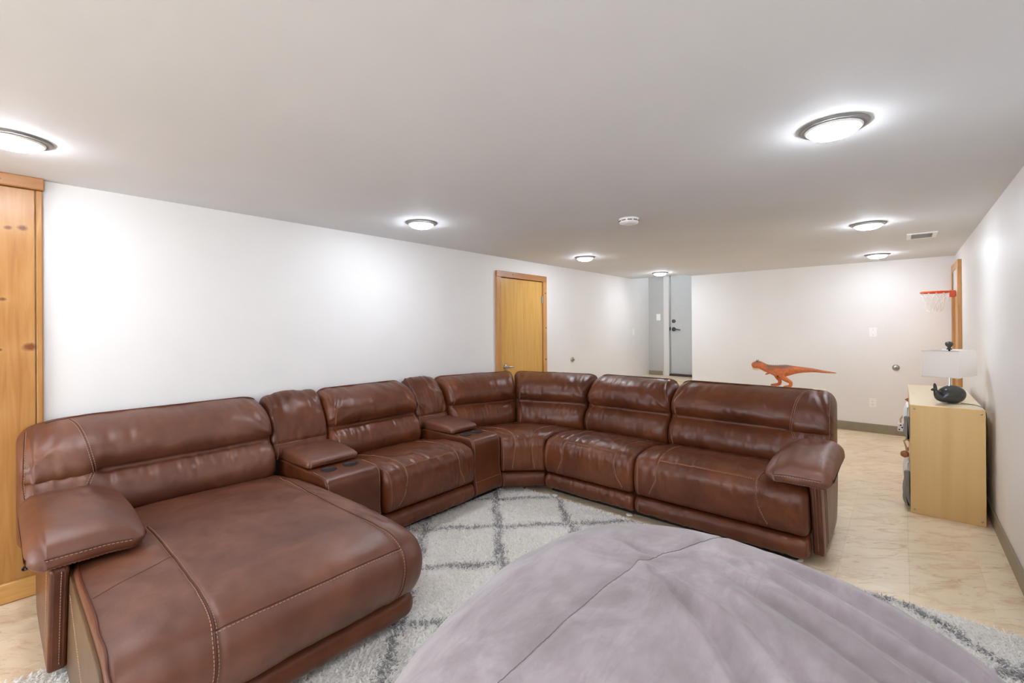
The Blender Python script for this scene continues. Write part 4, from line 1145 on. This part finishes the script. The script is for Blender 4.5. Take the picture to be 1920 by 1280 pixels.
q = np.linspace(0, len(cord) - 1, 50); cordP = np.stack([np.interp(q, np.arange(len(cord)), np.array(cord)[:, k]) for k in range(3)], -1)
for _ in range(4): cordP[1:-1] = (cordP[:-2] + 2 * cordP[1:-1] + cordP[2:]) / 4
MB().tube(cordP, .0022, 6).obj('power_cord', M['whale'], lamp, True)

# ------------------------------------------------------------------ mini basketball hoop on the far pine door
hp = empty('basketball_hoop', (.44, 6.90, 1.72), 'mini basketball hoop with orange rim and white net on the right-hand pine door', 'basketball hoop')
MB().box((XR - .024, 6.655, 1.685), (XR - .016, 7.205, 1.985), .002).obj('backboard', M['clear'], hp)
m = MB()
for a, b in (((6.655, 1.685), (6.66, 1.985)), ((7.20, 1.685), (7.205, 1.985))): m.box((XR - .0265, a[0], a[1]), (XR - .014, b[0], b[1]))
m.obj('edge_strip', M['dark'], hp)
for y in (6.72, 7.13): MB().box((XR - .03, y, 1.95), (XR - .012, y + .02, 1.972), .002).obj('clip', M['steel'], hp)
MB().box((XR - .075, 6.85, 1.675), (XR - .0245, 6.97, 1.745), .006).obj('rim_bracket', M['orange'], hp)
rc = np.array([.285, 6.91, 1.733]); rr_ = .125
ringp = [(rc[0] + rr_ * cos(2 * pi * k / 40), rc[1] + rr_ * sin(2 * pi * k / 40), rc[2]) for k in range(40)]
m = MB(); m.tube(ringp, .010, 8, True); m.box((rc[0] + rr_ - .005, 6.885, rc[2] - .012), (XR - .07, 6.935, rc[2] + .012), .004)
m.obj('rim', M['orange'], hp, True)
m = MB(); nst = 12
for k in range(nst):
    for sgn in (-1, 1):
        P = []
        for q in np.linspace(0, 1, 9):
            a = 2 * pi * (k + sgn * q * 1.5) / nst
            r = rr_ * (1 - .52 * q) + .004 * sin(q * 20 + k)
            P.append((rc[0] + r * cos(a) - .01 * q, rc[1] + r * sin(a), rc[2] - .008 - .215 * q * (1 - .12 * ((k * 7) % 3) / 2)))
        m.tube(P, .0032, 4)
m.obj('net', M['net'], hp, True)

# ------------------------------------------------------------------ toy dinosaur
def dino_mat():
    t = NT('orange_dinosaur_plastic'); v = t.coord()
    sx = t.new('ShaderNodeSeparateXYZ'); t.link(v, sx.inputs[0])
    n = t.noise(v, 60, 4, .6)
    base = t.ramp(n, [(.3, lin((184, 92, 42))), (.7, lin((216, 122, 64)))])
    def rng_(src, a, b):
        m = t.new('ShaderNodeMapRange', clamp=True); m.inputs[1].default_value = a; m.inputs[2].default_value = b; t.link(src, m.inputs[0]); return m.outputs[0]
    zz = t.math('ADD', sx.outputs['Z'], t.math('MULTIPLY', t.math('SUBTRACT', n, .5), .03))
    back = t.math('MULTIPLY', rng_(zz, .172, .188), t.math('MULTIPLY', rng_(sx.outputs['X'], -.165, -.12), rng_(sx.outputs['X'], .10, .03)))
    side = t.math('MULTIPLY', rng_(zz, .14, .165), t.math('MULTIPLY', rng_(sx.outputs['X'], -.14, -.12), rng_(sx.outputs['X'], -.05, -.08)))
    tailt = t.math('MULTIPLY', rng_(sx.outputs['X'], .12, .30), rng_(zz, .160, .185))
    dk = t.math('MAXIMUM', t.math('MAXIMUM', back, t.math('MULTIPLY', side, .7)), t.math('MULTIPLY', tailt, .7))
    head = t.math('MULTIPLY', rng_(sx.outputs['X'], -.17, -.20), rng_(zz, .195, .225))
    dk = t.math('MAXIMUM', dk, t.math('MULTIPLY', head, .7))
    col = t.mix(t.math('MULTIPLY', dk, .8), base, lin((104, 88, 76)))
    belly = t.math('MULTIPLY', t.math('MULTIPLY', rng_(zz, .128, .112), t.math('MULTIPLY', rng_(zz, .088, .098), rng_(t.math('ABSOLUTE', sx.outputs['Y']), .032, .022))), t.math('MULTIPLY', rng_(sx.outputs['X'], -.14, -.11), rng_(sx.outputs['X'], .0, -.03)))
    col = t.mix(belly, col, lin((222, 200, 168)))
    return t.set(Base_Color=col, Roughness=.5, Normal=t.bump(t.noise(v, 160, 3), .3, .003))
M['dino'] = dino_mat()
M['cream'] = plain('cream_plastic', (226, 212, 184), .5)
dn = empty('toy_dinosaur', (-.845, 4.84, DZ + .006), 'orange toy dinosaur with a long tail on the cream dresser', 'toy dinosaur')
DO = np.array([-.845, 4.84, DZ + .006])
J = {}; E_ = []
def chain(pts, start=None):
    prev = start
    for p in pts:
        k = len(J); J[k] = p
        if prev is not None: E_.append((prev, k))
        prev = k
    return prev
# spine: hip is vertex 0
chain([(0, 0, .158, .046)])
chain([(.06, 0, .163, .036), (.135, 0, .170, .024), (.235, 0, .171, .0145), (.335, 0, .161, .0080), (.405, 0, .158, .0032)], 0)
nk = chain([(-.055, 0, .153, .047), (-.11, 0, .153, .043), (-.152, 0, .170, .030), (-.182, 0, .193, .030), (-.215, 0, .201, .036), (-.248, 0, .192, .028), (-.270, 0, .184, .018)], 0)
for s, legs in ((-1, [(.0, -.036, .142, .040), (-.012, -.044, .103, .030), (.022, -.046, .078, .020), (.066, -.046, .055, .0145), (.064, -.046, .02, .0145), (.040, -.046, .012, .012), (.004, -.046, .008, .008)]),
                (1, [(-.035, .034, .125, .034), (-.068, .042, .105, .026), (-.056, .044, .080, .019), (-.036, .044, .056, .014), (-.042, .044, .02, .0145), (-.075, .044, .012, .012), (-.118, .044, .008, .008)])):
    chain(legs, 0)
for s in (-1, 1): chain([(-.118, s * .036, .130, .010), (-.135, s * .040, .118, .007), (-.146, s * .038, .112, .004)], 7)
me = bpy.data.meshes.new('body')
me.from_pydata([J[k][:3] for k in range(len(J))], E_, [])
me.materials.append(M['dino'])
body = bpy.data.objects.new('body', me); COL.objects.link(body); body.parent = dn; WL[body] = DO
sk = body.modifiers.new('Skin', 'SKIN'); sk.use_smooth_shade = True
for k, v in enumerate(me.skin_vertices[0].data):
    v.radius = (J[k][3] * (1.28 if k < 13 else 1.18),) * 2; v.use_root = (k == 0)
ss = body.modifiers.new('Subd', 'SUBSURF'); ss.levels = 2; ss.render_levels = 2
m = MB()
jaw = [(-.182, .172, .017), (-.205, .166, .020), (-.235, .162, .018), (-.262, .163, .010)]
m.tube([DO + np.array([x, 0, z]) for x, z, r in jaw], [r for *_, r in jaw], 12)
m.obj('lower_jaw', M['cream'], dn, True)['label'] = 'cream lower jaw'
for s in (-1, 1):
    MB().tube([DO + np.array([-.215, s * .020, .218]), DO + np.array([-.219, s * .025, .235]), DO + np.array([-.222, s * .028, .249])], [.008, .005, .001], 8).obj('horn', plain('dark_horn', (84, 66, 56), .5) if 'horn' not in M else M['horn'], dn, True)
    MB().lathe([(.0001, 0), (.004, 0), (.0001, s * .003)], tuple(DO + np.array([-.232, s * .0245, .204])), 10, 'Y').obj('eye', M['black'], dn, True)
M['scute'] = plain('grey_scute', (112, 102, 92), .6)
for k in range(16):
    x = -.14 + k * .0145
    zt = np.interp(x, [-.152, -.11, -.055, 0, .06, .1], [.198, .197, .200, .204, .199, .194])
    V = np.array([(-.006, -.004, -.006), (.006, -.004, -.006), (.006, .004, -.006), (-.006, .004, -.006), (.002, 0, .009)]) + np.array([x, 0, zt]) + DO
    obj('back_scute', V, fix(V, [[0, 1, 2, 3], [0, 1, 4], [1, 2, 4], [2, 3, 4], [3, 0, 4]]), M['scute'], dn, False)
